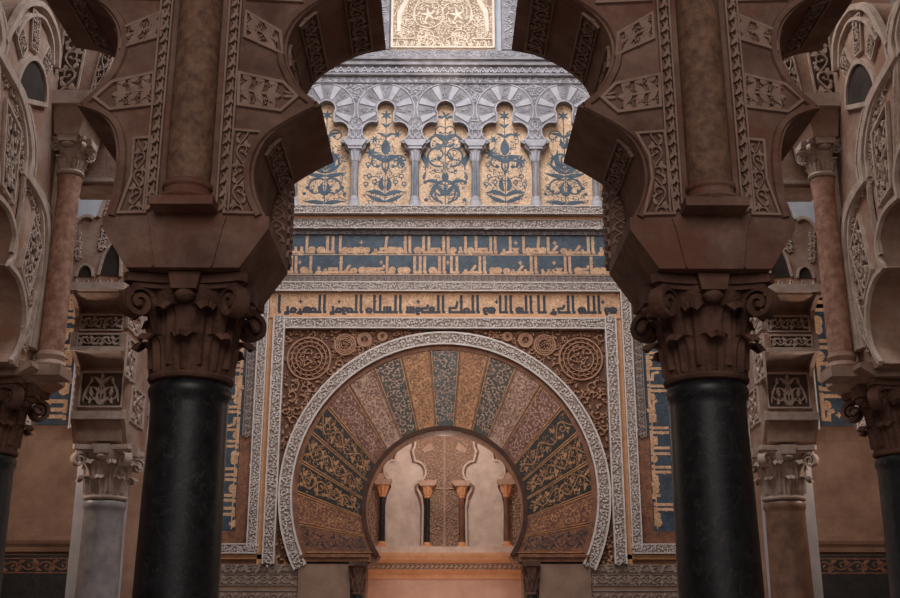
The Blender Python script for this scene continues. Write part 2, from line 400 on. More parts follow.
# band of carving: slab, two rails and a running motif along a mapped path of length L and width w
def band(ground, relief, mapf, L, w, gen='weave', cell=None, W=None, th=.05, h=.018, rail=.12, seg=1):
    W = W or w*.10; cell = cell or w*.9
    n = max(1, seg)
    pts = [(0, L*i/n) for i in range(n+1)]
    ground.strip(pts, w, mapf, th, .0, 0, True)
    for s in (1, -1): relief.strip([(s*w*(.5-rail/2), p[1]) for p in pts], w*rail, mapf, h, .2, th-.001, True)
    if gen == 'pack':
        iw = w*(1-2*rail); orn(relief, pack(lambda x, y, r: abs(x) < iw/2-r*.45, -iw/2, iw/2, 0, L, (iw*.36, iw*.26, iw*.18), W, int(L*420)), mapf, h, th)
        return
    g = {'weave': weave, 'rope': rope, 'vine': vine}[gen]
    orn(relief, g(w*(1-2*rail), L, W, cell), mapf, h, th)
def hmap(Y0, x0, z): return lambda u, v, h: (x0+v, Y0-h, z+u)      # v runs along +X
def vmap(Y0, x, z0): return lambda u, v, h: (x+u, Y0-h, z0+v)      # v runs up

# ---------------------------------------------------------------- Kufic letters (written right to left)
def glyph(ch):
    r = lambda x, y, R: [(x+R*cos(2*pi*i/8), y+R*sin(2*pi*i/8)) for i in range(9)]
    T, t = .95, .32
    G = {'ا': (.20, [[(.10, 0), (.10, T)], [(.0, 0), (.14, 0)]]), 'ل': (.24, [[(.10, T), (.10, 0), (.24, 0)], [(0, 0), (.1, 0)]]),
     'ب': (.22, [[(.0, 0), (.22, 0)], [(.12, 0), (.12, t)]]), 'م': (.24, [r(.12, .10, .10), [(0, 0), (.24, 0)]]),
     'ن': (.26, [[(0, 0), (.12, 0), (.2, -.05), (.2, -.2), (.05, -.24)], [(.12, 0), (.12, t)]]),
     'ر': (.18, [[(0, 0), (.08, .0), (.14, .2)], [(.08, 0), (.12, -.18)]]), 'و': (.22, [r(.1, .14, .09), [(.17, .1), (.14, -.14), (.02, -.2)]]),
     'ه': (.28, [r(.14, .12, .13), [(0, 0), (.28, 0)], [(.14, 0), (.14, .24)]]), 'ح': (.34, [[(0, 0), (.34, 0)], [(.04, .42), (.28, 0)]]),
     'د': (.34, [[(0, 0), (.26, 0), (.28, .2), (.06, .22)], [(.08, .22), (.02, .42)]]), 'ك': (.40, [[(0, 0), (.34, 0), (.34, .22), (.06, .24)], [(.08, .24), (.02, .6)]]),
     'س': (.40, [[(0, 0), (.4, 0)], [(.08, 0), (.08, t)], [(.2, 0), (.2, t)], [(.32, 0), (.32, t)]]),
     'ص': (.40, [[(0, 0), (.4, 0)], [(.04, 0), (.06, .2), (.3, .2), (.32, 0)], [(.36, 0), (.36, .26)]]),
     'ط': (.40, [[(0, 0), (.4, 0)], [(.04, 0), (.06, .2), (.3, .2), (.32, 0)], [(.10, .2), (.04, T)]]),
     'ع': (.26, [[(0, 0), (.26, 0)], [(.13, 0), (.04, .22), (.22, .22), (.13, 0)]]), 'ف': (.26, [r(.13, .17, .09), [(0, 0), (.26, 0)]]),
     'ي': (.30, [[(0, 0), (.2, 0), (.24, -.12), (.04, -.2)], [(.14, 0), (.14, .2)]]), ' ': (.12, [])}
    al = {'ت': 'ب', 'ث': 'ب', 'ق': 'ف', 'ة': 'ه', 'خ': 'ح', 'ج': 'ح', 'ذ': 'د', 'ش': 'س', 'ض': 'ص', 'غ': 'ع', 'ز': 'ر', 'ى': 'ي', 'أ': 'ا', 'إ': 'ا', 'ظ': 'ط'}
    return G[al.get(ch, ch)]
TEXT1 = 'بسم الله الرحمن الرحيم حافظوا على الصلوات والصلاة الوسطى وقوموا لله قانتين امر الامام المستنصر بالله عبد الله الحكم امير المؤمنين '
TEXT2 = 'هو الله الذي لا اله الا هو الملك القدوس السلام المؤمن المهيمن العزيز الجبار المتكبر سبحان الله عما يشركون '
TEXT3 = 'ذلك عالم الغيب والشهادة العزيز الرحيم هو الحي لا اله الا هو فادعوه مخلصين له الدين الحمد لله رب العالمين '
def kufic(mb, text, L, H, mapf, h, start=0, W=.10, flip=False):
    """fill a line of length L (v axis) and letter height H (u axis); writing runs from v=L down to v=0"""
    x = .1*H; i = start; base = .15*H; k = 0
    text = text.replace('ؤ', 'و').replace('ئ', 'ي')
    while True:
        adv, st = glyph(text[i % len(text)]); i += 1; k += 1
        if x+adv*H > L-.05*H: break
        for s in st:
            q = [(base+(p[1]*.86 if p[1] > 0 else p[1]*.5)*H, (x+p[0]*H*1.1)) for p in s]
            if not flip: q = [(a, L-b) for a, b in q]
            mb.strip(q, W*H, mapf, h, .12, 0, True)
        if k % 7 == 3:    # little cross above low letters
            c = x+adv*H*.5; c = c if flip else L-c; u = base+.55*H*.9
            for a in ((1, 0), (0, 1)):
                mb.strip([(u-a[0]*.10*H, c-a[1]*.09*H), (u+a[0]*.10*H, c+a[1]*.09*H)], .06*H, mapf, h*.9, .1, 0, True)
        x += adv*H*1.1
    return i

# ================================================================ THE SETTING
YF = 15.0
b = MB(); b.box((-9, -6, -.2), (9, 18, 0)); struct('floor', b, M_floor)
b = MB(); b.box((-9, -6, 12.5), (9, 18, 12.7)); struct('ceiling', b, M_dark)
b = MB(); b.box((-9, -6, 0), (-8.8, 18, 12.5)); struct('wall_left', b, M_sand)
b = MB(); b.box((8.8, -6, 0), (9, 18, 12.5)); struct('wall_right', b, M_sand)
# back wall with the horseshoe doorway cut through it (one outline)
CI, RI = 3.235, 1.066
CO, RO = 3.44, 2.05
def hs(cz, r, zb, n=48):     # horseshoe outline from right foot over the top to left foot
    a0 = math.asin((zb-cz)/r)
    return [(r*cos(a0+(pi-2*a0)*i/n), cz+r*sin(a0+(pi-2*a0)*i/n)) for i in range(n+1)]
door = [(1.04, 0), (1.04, 2.50), (.93, 2.52)]+hs(CI, RI, 2.62)+[(-.93, 2.52), (-1.04, 2.50), (-1.04, 0)]
WH = 6.4
b = MB(); b.prism([(9, 0), (9, WH), (-9, WH), (-9, 0)]+[(x, z) for x, z in reversed(door)], lambda u, v, d: (u, d, v), YF, YF+.45)
struct('wall_back', b, M_sand)
b = MB(); b.box((-9, YF, WH), (9, YF+.45, 12.5)); struct('wall_back_upper', b, M_plaster)
# ceiling and walls of the little room behind the arch
b = MB(); b.box((-1.7, YF+.45, 5.2), (1.7, 17.5, 5.3)); struct('ceiling_niche', b, M_niche)
b = MB(); b.box((-1.5, YF+.45, 0), (-1.4, 17.3, 5.2)); struct('wall_niche_left', b, M_niche)
b = MB(); b.box((1.4, YF+.45, 0), (1.5, 17.3, 5.2)); struct('wall_niche_right', b, M_niche)

# ================================================================ HORSESHOE ARCH OF THE MIHRAB
root = thing('horseshoe_arch', 'large horseshoe arch with radiating mosaic voussoirs around the lit niche', 'arch', (0, YF, 2.45))
kinds = ['teal', 'gold', 'teal2', 'pink', 'red', 'bold', 'dark', 'bold', 'brown', 'scroll']
NV = 19
ai0, ai1 = radians(-32), radians(212); ao0, ao1 = radians(-23), radians(203)
def vm(t, s, Y0=YF-.0):
    """point on the voussoir ring: t 0..1 round the arch, s 0..1 from inner to outer"""
    ai = ai0+(ai1-ai0)*t; ao = ao0+(ao1-ao0)*t; ri = RI+.05; ro = RO
    xi, zi = ri*cos(ai), CI+ri*sin(ai); xo, zo = ro*cos(ao), CO+ro*sin(ao)
    return (xi+(xo-xi)*s, zi+(zo-zi)*s)
for k in range(NV):
    dist = abs(k-9); kd = kinds[dist]
    t0, t1 = k/NV, (k+1)/NV
    ln = sqrt((vm((t0+t1)/2, 1)[0]-vm((t0+t1)/2, 0)[0])**2+(vm((t0+t1)/2, 1)[1]-vm((t0+t1)/2, 0)[1])**2)
    wm = .33
    mp = lambda u, v, h, t0=t0, t1=t1, ln=ln: (lambda p: (p[0], YF-.045-h, p[1]))(vm((t0+t1)/2+(u/wm)*(t1-t0), v/ln))
    g = MB()
    n = 6
    g.strip([(0, ln*i/n) for i in range(n+1)], wm*.985, mp, .045, 0, -.045)
    gm = {'teal': M_tealmos, 'gold': M_ochre, 'teal2': M_olive, 'pink': M_pinkmos, 'red': M_redmos, 'bold': M_darkmos, 'dark': M_darkmos, 'brown': M_redmos, 'scroll': M_brownmos}[kd]
    pm = {'teal': M_pinkmos, 'gold': M_brownmos, 'teal2': M_pinkmos, 'pink': M_brownmos, 'red': M_pinkmos, 'bold': M_ochre, 'dark': M_ochre, 'brown': M_ochre, 'scroll': M_ink}[kd]
    v = g.build('voussoir', gm, root)
    e = MB()
    W = .016 if kd in ('bold', 'dark') else .012
    orn(e, (vine(wm*.74, ln*.92, W, wm*.55, 2)+packrect(wm*.86, ln*.92, (.045, .03, .02), W*.45, 120)) if kd in ('bold', 'dark', 'scroll') else packrect(wm*.86, ln*.92, (.055, .04, .03, .022), W*1.2, 900), lambda u, vv, h, mp=mp, ln=ln: mp(u, vv+ln*.05, h), .004, 0)
    e.build('scroll_inlay', pm, v)
    e = MB()
    for s in (1, -1): e.strip([(s*wm*.46, ln*i/n) for i in range(n+1)], wm*.045, mp, .008, .1, 0)
    e.strip([(-wm*.46, ln*.985), (wm*.46, ln*.985)], .03, mp, .008, .1, 0)
    e.build('edge_inlay', M_ochre if kd not in ('gold', 'pink') else M_brownmos, v)
# inner rim, archivolt ring
def ring(cz, r, zb, Y0): 
    a0 = math.asin((zb-cz)/r)
    return (lambda u, v, h: ((r+u)*cos(a0+v/r), Y0-h, cz+(r+u)*sin(a0+v/r))), (pi-2*a0)*r
mf, L = ring(CI, RI+.022, 2.62, YF)
b = MB(); n = 60; b.strip([(0, L*i/n) for i in range(n+1)], .06, mf, .07, .15); b.build('inner_rim', M_rim, root)
mf, L = ring(CO, 2.02, 2.64, YF)
b = MB(); b.strip([(0, L*i/60) for i in range(61)], .075, mf, .056, .05); b.build('outer_margin', M_brownmos, root)
mf, L = ring(CO, 2.145, 2.46, YF)
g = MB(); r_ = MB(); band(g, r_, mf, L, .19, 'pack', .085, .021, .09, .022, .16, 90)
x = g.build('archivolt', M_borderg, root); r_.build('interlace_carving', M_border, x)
for s in (1, -1):
    b = MB(); b.box((min(s*.98, s*1.94), YF-.10, 2.53), (max(s*.98, s*1.94), YF, 2.63))
    b.box((min(s*1.0, s*1.92), YF-.13, 2.585), (max(s*1.0, s*1.92), YF, 2.615)); b.build('impost', M_brownmos, root)

# ================================================================ SPANDRELS AND FRAMES
fm = fac(YF)
for s, nm in ((-1, 'left'), (1, 'right')):
    r0 = thing('spandrel_panel', f'ochre carved spandrel with roundels above the {nm} shoulder of the horseshoe arch', 'carved panel', (s*1.4, YF, 3.8), 'carved spandrels')
    a_s, a_e = math.asin((2.46-CO)/2.24), pi/2
    arc = [(s*2.235*cos(a_s+(a_e-a_s)*i/30), CO+2.235*sin(a_s+(a_e-a_s)*i/30)) for i in range(31)]
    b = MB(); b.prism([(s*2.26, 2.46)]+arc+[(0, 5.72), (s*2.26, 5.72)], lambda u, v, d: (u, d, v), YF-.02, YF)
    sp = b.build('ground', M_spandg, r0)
    e = MB()
    def roundel(cx, cz, R, e=e):
        for q, wv in ((1, .03), (.80, .02), (.60, .02)): e.strip(*circ(cx, cz, R*q, wv, 28), fm, .035, .3, .02, False)
        orn(e, pack(lambda x, y, r: (x-cx)**2+(y-cz)**2 < (R*.56-r*.5)**2, cx-R, cx+R, cz-R, cz+R, (R*.2, R*.14, R*.1), .016, 260), fm, .03, .02)
        nn = max(8, int(R*60))
        for i in range(nn):
            a = 2*pi*i/nn; orn(e, [leaf(cx+R*.83*cos(a), cz+R*.83*sin(a), a+.9, R*.16, .02, .6, 3)], fm, .03, .02)
            orn(e, [dot(cx+R*.70*cos(a), cz+R*.70*sin(a), .012)], fm, .03, .02)
    roundel(s*1.90, 5.30, .30); roundel(s*1.40, 5.50, .145); roundel(s*1.13, 5.57, .095); roundel(s*.88, 5.62, .06)
    e.build('roundel', M_spand, sp); e = MB()
    av = [(s*1.90, 5.30, .33), (s*1.40, 5.50, .16), (s*1.13, 5.57, .11), (s*.88, 5.62, .07)]
    orn(e, pack(lambda x, y, r: (x*x+(y-CO)**2) > (2.235+r*.8)**2 and abs(x)+r*.8 < 2.26 and y+r*.8 < 5.72 and x*s > 0, min(0, s*2.25), max(0, s*2.25), 2.5, 5.7, (.085, .06, .042, .03, .022), .02, 5200, av), fm, .03, .02)
    e.build('arabesque', M_spand, sp)

def frame_obj(name, label, cat, pieces, gmat, rmat, group=None, **kw):
    r0 = thing(name, label, cat, (0, YF, 2.5), group)
    for mp, L, w in pieces:
        g = MB(); e = MB(); band(g, e, mp, L, w, **kw)
        x = g.build('border_strip', gmat, r0); e.build('interlace_carving', rmat, x)
    return r0
frame_obj('carved_border', 'inner pale carved frame squared around the horseshoe arch', 'frame',
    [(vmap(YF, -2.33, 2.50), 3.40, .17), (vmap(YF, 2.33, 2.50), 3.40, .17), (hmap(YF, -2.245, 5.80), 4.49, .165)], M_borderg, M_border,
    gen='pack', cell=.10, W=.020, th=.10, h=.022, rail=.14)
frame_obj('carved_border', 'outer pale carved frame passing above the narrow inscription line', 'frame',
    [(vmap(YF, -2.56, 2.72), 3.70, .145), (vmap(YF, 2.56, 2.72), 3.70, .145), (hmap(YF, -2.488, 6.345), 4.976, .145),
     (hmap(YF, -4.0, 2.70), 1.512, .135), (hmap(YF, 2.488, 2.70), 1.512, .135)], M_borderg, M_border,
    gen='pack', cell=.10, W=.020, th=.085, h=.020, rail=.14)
b = MB()
for s in (1, -1): b.box((min(s*2.415, s*2.49), YF-.05, 2.5), (max(s*2.415, s*2.49), YF, 5.92)); b.box((min(s*2.415, s*4.0), YF-.05, 2.565), (max(s*2.415, s*4.0), YF, 2.625))
b.box((-2.49, YF-.07, 5.885), (2.49, YF, 5.925))
tag(b.build('gilded_fillet', M_goldline, loc=(0, YF, 2.5)), 'thin gilded strip running between the two pale carved frames', 'moulding')
# narrow inscription: dark letters on gold
r0 = thing('mosaic_inscription', 'narrow line of dark Kufic letters on gold above the arch', 'inscription', (0, YF, 5.92))
b = MB(); b.box((-2.485, YF-.03, 5.925), (2.485, YF, 6.27)); x = b.build('gold_ground', M_gold, r0)
b = MB(); kufic(b, TEXT2, 4.93, .31, lambda u, v, h: (-2.465+v, YF-.03-h, 5.935+u), .004, 0, .125); b.build('letters', M_ink, x)
# grey carved bands beside and above
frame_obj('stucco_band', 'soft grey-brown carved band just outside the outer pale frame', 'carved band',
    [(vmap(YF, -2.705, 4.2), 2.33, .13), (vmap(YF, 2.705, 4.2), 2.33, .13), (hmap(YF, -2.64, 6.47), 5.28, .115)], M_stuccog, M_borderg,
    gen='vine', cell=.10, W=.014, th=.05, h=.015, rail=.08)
r0 = thing('dark_mosaic_strip', 'plain dark brown mosaic strip between pale frame and blue inscription, low on both sides', 'mosaic', (0, YF, 2.78))
for s in (1, -1):
    b = MB(); b.box((min(s*2.64, s*2.80), YF-.04, 2.78), (max(s*2.64, s*2.80), YF, 4.2)); b.box((min(s*2.64, s*3.42), YF-.035, 2.77), (max(s*2.64, s*3.42), YF, 2.93))
    b.build('mosaic_field', M_brownmos, r0)
# great two-line inscription: gold letters on blue, top and both flanks
r0 = thing('mosaic_inscription', 'two lines of gold Kufic letters on blue mosaic framing the whole front', 'inscription', (0, YF, 2.9))
b = MB(); b.box((-3.42, YF-.03, 6.525), (3.42, YF, 7.145)); x = b.build('blue_ground', M_blue, r0)
b = MB()
i = kufic(b, TEXT1, 6.80, .30, lambda u, v, h: (-3.40+v, YF-.03-h, 6.835+u), .004, 0, .135)
b.build('letters', M_gold, x)
b = MB(); kufic(b, TEXT3, 6.80, .30, lambda u, v, h: (-3.40+v, YF-.03-h, 6.53+u), .004, 4, .135)
for zz in (6.835, 6.535): b.box((-3.41, YF-.034, zz), (3.41, YF-.03, zz+.014))
b.build('letters', M_gold, x)
for s in (1, -1):
    b = MB(); b.box((min(s*2.775, s*3.42), YF-.03, 2.93), (max(s*2.775, s*3.42), YF, 6.525)); x = b.build('blue_ground', M_blue, r0)
    for off, tx, st in ((2.79, TEXT2, 11), (3.10, TEXT3, 30)):
        b = MB()
        kufic(b, tx, 3.56, .30, lambda u, v, h, off=off: (s*(off+u), YF-.03-h, 2.95+v), .004, st, .135, s < 0)
        b.box((min(s*(off+.055), s*(off+.069)), YF-.034, 2.95), (max(s*(off+.055), s*(off+.069)), YF-.03, 6.5))
        b.build('letters', M_gold, x)
# rows of mouldings below the blind arcade
def hband(name, label, cat, z0, z1, th, gm, rm=None, HW=3.42, **kw):
    r0 = thing(name, label, cat, (0, YF, z0))
    g = MB(); e = MB()
    if rm:
        band(g, e, hmap(YF, -HW, (z0+z1)/2), 2*HW, z1-z0, th=th, **kw); x = g.build('band_ground', gm, r0); e.build('carving', rm, x)
    else:
        g.box((-HW, YF-th, z0), (HW, YF, z1)); g.build('band_ground', gm, r0)
    return r0
hband('moulding', 'dull carved moulding directly above the blue inscription', 'moulding', 7.145, 7.205, .05, M_stuccog, M_stucco, gen='vine', cell=.1, W=.012, h=.012, rail=.1)
hband('moulding', 'pale carved moulding under the thin gold line', 'moulding', 7.21, 7.355, .12, M_borderg, M_border, gen='pack', cell=.10, W=.018, h=.02, rail=.1)
hband('gilded_fillet', 'bright thin gold line below the blind arcade', 'moulding', 7.36, 7.395, .14, M_goldline)
hband('moulding', 'pale carved sill on which the little colonnettes stand', 'moulding', 7.40, 7.53, .22, M_borderg, M_border, gen='pack', cell=.11, W=.018, h=.02, rail=.12)

# ================================================================ BLIND ARCADE
SPC = .884
YB = YF-.03      # mosaic plane
def trefoil(cx, n=8):
    half = [(.395, 7.53), (.395, 8.36), (.285, 8.47), (.285, 8.53)]
    for i in range(n+1):
        a = radians(-78+(78+112)*i/n); half.append((.195+.155*cos(a), 8.72+.155*sin(a)*1.05))
    half.append((.118, 8.90))
    for i in range(n+1):
        a = radians(-32+122*i/n); half.append((.138*cos(a), 9.09+.138*sin(a)))
    half = half[:-1]
    return [(cx+x, z) for x, z in half]+[(cx, 9.228)]+[(cx-x, z) for x, z in reversed(half)]
names = ['far left', 'second from the left', 'third from the left', 'central', 'third from the right', 'second from the right', 'far right']
plants = [2, 2, 1, 0, 1, 2, 2]
looks = ['fountain of broad blue leaves', 'fountain of broad blue leaves', 'blue daisies and leafy sprays', 'tight curling blue acanthus scrolls', 'blue daisies and leafy sprays', 'fountain of broad blue leaves', 'fountain of broad blue leaves']
for k in range(7):
    cx = (k-3)*SPC
    r0 = thing('blind_arch', f'{names[k]} trefoil blind arch, gold mosaic with {looks[k]}', 'blind arch', (cx, YF, 7.53), 'blind arches above the inscriptions')
    T = trefoil(cx)
    b = MB(); b.prism([(cx-SPC/2, 9.5), (cx-SPC/2, 7.53)]+list(reversed(T))+[(cx+SPC/2, 7.53), (cx+SPC/2, 9.5)], lambda u, v, d: (u, d, v), YF-.17, YF)
    sc = b.build('stucco_surround', M_stucco, r0)
    b = MB(); b.box((cx-SPC/2+.01, YB, 7.53), (cx+SPC/2-.01, YB+.02, 9.26)); mo = b.build('mosaic_field', M_goldp, r0)
    b = MB(); orn(b, tree(plants[k], .70, 1.56, .021)+pack(lambda x, y, r: abs(x) < .33-r and .03 < y < (.78 if abs(x) > .2 else 1.1), -.34, .34, .03, 1.1, (.05, .035, .022), .010, 90), lambda u, v, h: (cx+u, YB-h, 7.60+v), .004, 0); b.build('plant_inlay', M_slate, mo)
    # raised edge round the lobes
    b = MB(); q = [p for p in T if p[1] > 8.5]; b.strip(q, .022, fac(YF-.17), .015, .2, 0)
    b.build('lobe_edge', M_stuccol, sc)
    # alternating radial wedges
    b = MB(); e = MB()
    m = fac(YF-.17)
    for i in range(11):
        a = radians(-25+23*i); da = radians(10)
        P_ = [(cx+.165*cos(a), 9.08+.165*sin(a)), (cx+.40*cos(a), 9.08+.40*sin(a))]
        if i % 2 == 0: b.strip(P_, [.05, .125], m, .016, .1)
        else: orn(e, packrect(.09, .2, (.022, .016), .008, 60), lambda u, v, h, a=a: m(cx+(.18+v)*cos(a)-u*sin(a), 9.08+(.18+v)*sin(a)+u*cos(a), h), .012, 0)
    b.strip([(cx+.425*cos(radians(-20+220*i/24)), 9.08+.425*sin(radians(-20+220*i/24))) for i in range(25)], .02, m, .014, .2)
    b.build('radial_wedge', M_stuccol, sc); 
    # vegetal filling in the spandrels between arches
    for s in (1, -1):
        orn(e, pack(lambda x, y, r: (x-cx)**2+(y-9.08)**2 > (.44+r*.7)**2 and abs(x-cx) < SPC/2 and 8.8 < y < 9.50, min(cx, cx+s*SPC/2), max(cx, cx+s*SPC/2), 8.8, 9.5, (.05, .035, .025, .018), .012, 700), m, .014)
        orn(e, spray(.10, .30, .012, 2), lambda u, v, h, s=s: m(cx+s*.40+u*.8, 8.58+v, h), .014, 0)
    e.build('leaf_carving', M_stuccol, sc)
for k in range(8):
    cx = (k-3.5)*SPC; blue = k in (3, 4)
    lab = {0: 'grey marble colonnette closing the blind arcade at far left', 1: 'grey marble colonnette, second of the blind arcade from the left', 2: 'pale grey colonnette left of the daisy mosaic', 3: 'slate blue colonnette left of the central blind arch', 4: 'slate blue colonnette right of the central blind arch', 5: 'pale grey colonnette right of the right daisy mosaic', 6: 'grey marble colonnette, second of the blind arcade from the right', 7: 'grey marble colonnette closing the blind arcade at far right'}[k]
    r0 = thing('colonnette', lab, 'colonnette', (cx, YF-.12, 7.53), 'colonnettes of the blind arcade')
    yc = YF-.12
    b = MB(); b.lathe((cx, yc, 7.53), [(.085, 0), (.085, .08), (.07, .10), (.075, .12), (.06, .17)], 16); b.build('base', M_stuccol, r0, smooth=True)
    b = MB(); b.lathe((cx, yc, 7.70), [(.058, 0), (.055, .30), (.052, .56)], 16); b.build('shaft', M_bluemarble if blue else M_greymarble, r0, smooth=True)
    b = MB(); b.lathe((cx, yc, 8.24), [(.055, 0), (.068, .015), (.055, .03), (.058, .06), (.07, .10), (.062, .11), (.068, .14), (.085, .19)], 16)
    for i in range(8):
        a = 2*pi*i/8
        b.tube([(cx+(.055+.01*t+.02*t*t)*cos(a), yc+(.055+.01*t+.02*t*t)*sin(a), 8.27+.15*t-.04*max(0, t-.7)) for t in (0, .3, .6, .85, 1.1)], [.016, .02, .018, .014, .008], 6)
    b.box((cx-.10, yc-.10, 8.43), (cx+.10, yc+.10, 8.47)); b.build('capital', M_stuccol, r0, smooth=True)
    b = MB(); b.prism([(-.11, 8.47), (.11, 8.47), (.155, 8.53), (.155, 8.57), (-.155, 8.57), (-.155, 8.53)], lambda u, v, d: (cx+u, d, v), YF-.235, YF-.17); b.build('impost_block', M_stuccol, r0)

# ================================================================ UPPER CORNICES AND LIT WINDOW PANEL
r0 = thing('cornice', 'grey stucco cornice with a pierced tooth row above the blind arches', 'cornice', (0, YF, 9.6))
b = MB(); b.box((-3.6, YF-.20, 9.50), (3.6, YF, 9.62)); b.box((-3.6, YF-.28, 9.60), (3.6, YF, 9.63)); b.box((-3.6, YF-.30, 9.76), (3.6, YF, 9.80)); b.box((-3.6, YF-.29, 9.86), (3.6, YF, 9.90)); b.box((-3.6, YF-.24, 9.62), (3.6, YF, 9.98)); b.box((-3.6, YF-.12, 9.98), (3.6, YF, 10.10))
b.build('courses', M_stucco, r0)
b = MB()
for i in range(60):
    x0 = -3.5+i*.118
    b.strip([(x0, 9.645), (x0+.05, 9.73), (x0+.10, 9.645)], .018, fac(YF-.24), .03, .2); orn(b, [dot(x0+.05, 9.67, .018)], fac(YF-.24), .03, 0)
b.build('tooth_row', M_stuccol, r0)
b = MB(); band(MB(), b, hmap(YF-.20, -3.6, 9.56), 7.2, .10, 'vine', .12, .012, .0, .012, .08); b.build('scroll_carving', M_stuccol, r0)
b = MB(); orn(b, pack(lambda x, y, r: 9.905+r*.7 < y < 9.975-r*.3, -3.6, 3.6, 9.9, 9.98, (.025, .018), .012, 900), fac(YF-.24), .014); orn(b, pack(lambda x, y, r: 9.99 < y < 10.09, -3.6, 3.6, 9.98, 10.1, (.03, .02), .012, 1100), fac(YF-.12), .014); b.build('leaf_carving', M_stuccol, r0)
r0 = thing('stucco_relief', 'grey carved stucco field flanking the bright gilded window', 'carved panel', (0, YF, 10.12))
for s in (1, -1):
    b = MB(); b.box((min(s*.86, s*3.6), YF-.12, 10.12), (max(s*.86, s*3.6), YF, 12.4)); x = b.build('field', M_stucco, r0)
    b = MB()
    orn(b, packrect(1.3, 2.1, (.09, .06, .04, .03), .018, 1800), vmap(YF-.12, s*1.55, 10.15), .016, 0)
    b.build('vine_carving', M_stuccol, x)
r0 = thing('window_panel', 'bright gilded window panel carved with arabesques at the top centre', 'window', (-.05, YF, 10.12))
b = MB(); b.box((-.84, YF-.10, 10.09), (.76, YF, 12.2)); x = b.build('panel', M_alabg, r0)
b = MB(); m = lambda u, v, h: (-.04+u, YF-.10-h, v)
for s in (1, -1):
    b.strip([(s*.775, 10.15), (s*.775, 12.2)], .045, m, .03)
    b.strip([(s*.68, 10.42), (s*.66, 10.75), (s*.55, 10.98), (s*.40, 11.08)], [.06, .10, .09, .05], m, .03)
    for (cx, cz, R) in ((.22, 10.72, .26), (.26, 10.33, .14), (.55, 10.62, .12), (.2, 11.1, .2), (.6, 10.40, .09), (.6, 11.2, .12)):
        b.strip(*circ(s*cx, cz, R*.9, .018, 20), m, .025, .3, 0, False)
        orn(b, flower(s*cx, cz, R*.5, 5, .5), m, .02)
        for i in range(9):
            a = 2*pi*i/9; orn(b, [leaf(s*cx+R*.5*cos(a), cz+R*.5*sin(a), a+1, R*.36, .03, 1, 4)], m, .02)
    b.strip([(0, 11.25), (s*.2, 11.18), (s*.36, 11.0), (s*.44, 10.8), (s*.42, 10.6)], .02, m, .03)
    b.strip([(s*.05, 10.30), (s*.2, 10.36), (s*.34, 10.30), (s*.40, 10.18)], .02, m, .03)
orn(b, pack(lambda x, y, r: abs(x) < .74 and 10.18 < y < 12.1, -.74, .74, 10.18, 12.1, (.045, .034, .025), .012, 2600, [(q_*.22, 10.72, .1) for q_ in (-1, 1)]), m, .014)
for i in range(26): orn(b, [leaf(-.72+i*.056, 10.16, pi/2-.4*(-1)**i, .12, .022, .6*(-1)**i, 4)], m, .02)
b.strip([(-.78, 10.155), (.78, 10.155)], .03, m, .03); b.strip([(-.76, 10.30), (-.45, 10.30)], .02, m, .03); b.strip([(.45, 10.30), (.76, 10.30)], .02, m, .03)
b.build('arabesque', M_alab, x)

# ================================================================ BELOW THE ARCH
r0 = thing('carved_dado', 'carved stone course running under the frames either side of the arch', 'dado', (0, YF, 2.0))
for s in (1, -1):
    g = MB(); e = MB(); x0, x1 = (1.94, 4.0) if s > 0 else (-4.0, -1.94)
    g.box((x0, YF-.05, 0), (x1, YF, 2.50)); x = g.build('stone_course', M_slab, r0)
    for zz, hh in ((2.44, .09), (2.30, .15), (2.06, .22), (1.75, .3)): band(MB(), e, hmap(YF-.05, x0, zz), x1-x0, hh, 'vine', .15, .016, 0, .015, .06)
    e.build('carving', M_borderg, x)
for s, nm in ((-1, 'left'), (1, 'right')):
    b = MB(); x0, x1 = sorted((s*1.24, s*1.93)); b.box((x0, YF-.08, 0), (x1, YF, 2.50))
    tag(b.build('marble_slab', M_slab, loc=(s*1.58, YF, 0)), f'plain brown marble slab at the {nm} foot of the horseshoe arch', 'wall slab', 'marble slabs')
    r0 = thing('colonnette', f'dark veined jamb colonnette at the {nm} side of the niche doorway', 'colonnette', (s*1.14, YF-.08, 0), 'jamb colonnettes')
    b = MB(); b.lathe((s*1.14, YF-.09, 0), [(.10, 0), (.10, .1), (.08, .14), (.075, .2), (.07, 2.1)], 20); b.build('shaft', M_black, r0, smooth=True)
    b = MB(); b.lathe((s*1.14, YF-.09, 2.1), [(.07, 0), (.085, .02), (.072, .04), (.075, .12), (.10, .2), (.085, .21), (.095, .3), (.13, .38)], 20)
    for i in range(8):
        a = 2*pi*i/8
        b.tube([(s*1.14+(.075+.03*t*t)*cos(a), YF-.09+(.075+.03*t*t)*sin(a), 2.16+.16*t) for t in (0, .3, .6, 1)], [.02, .024, .02, .01], 6)
        b.tube([(s*1.14+(.08+.05*t*t)*cos(a+.4), YF-.09+(.08+.05*t*t)*sin(a+.4), 2.27+.17*t) for t in (0, .3, .6, 1)], [.02, .024, .02, .01], 6)
    b.box((s*1.14-.11, YF-.22, 2.47), (s*1.14+.11, YF, 2.53)); b.build('capital', M_capdark, r0, smooth=True)

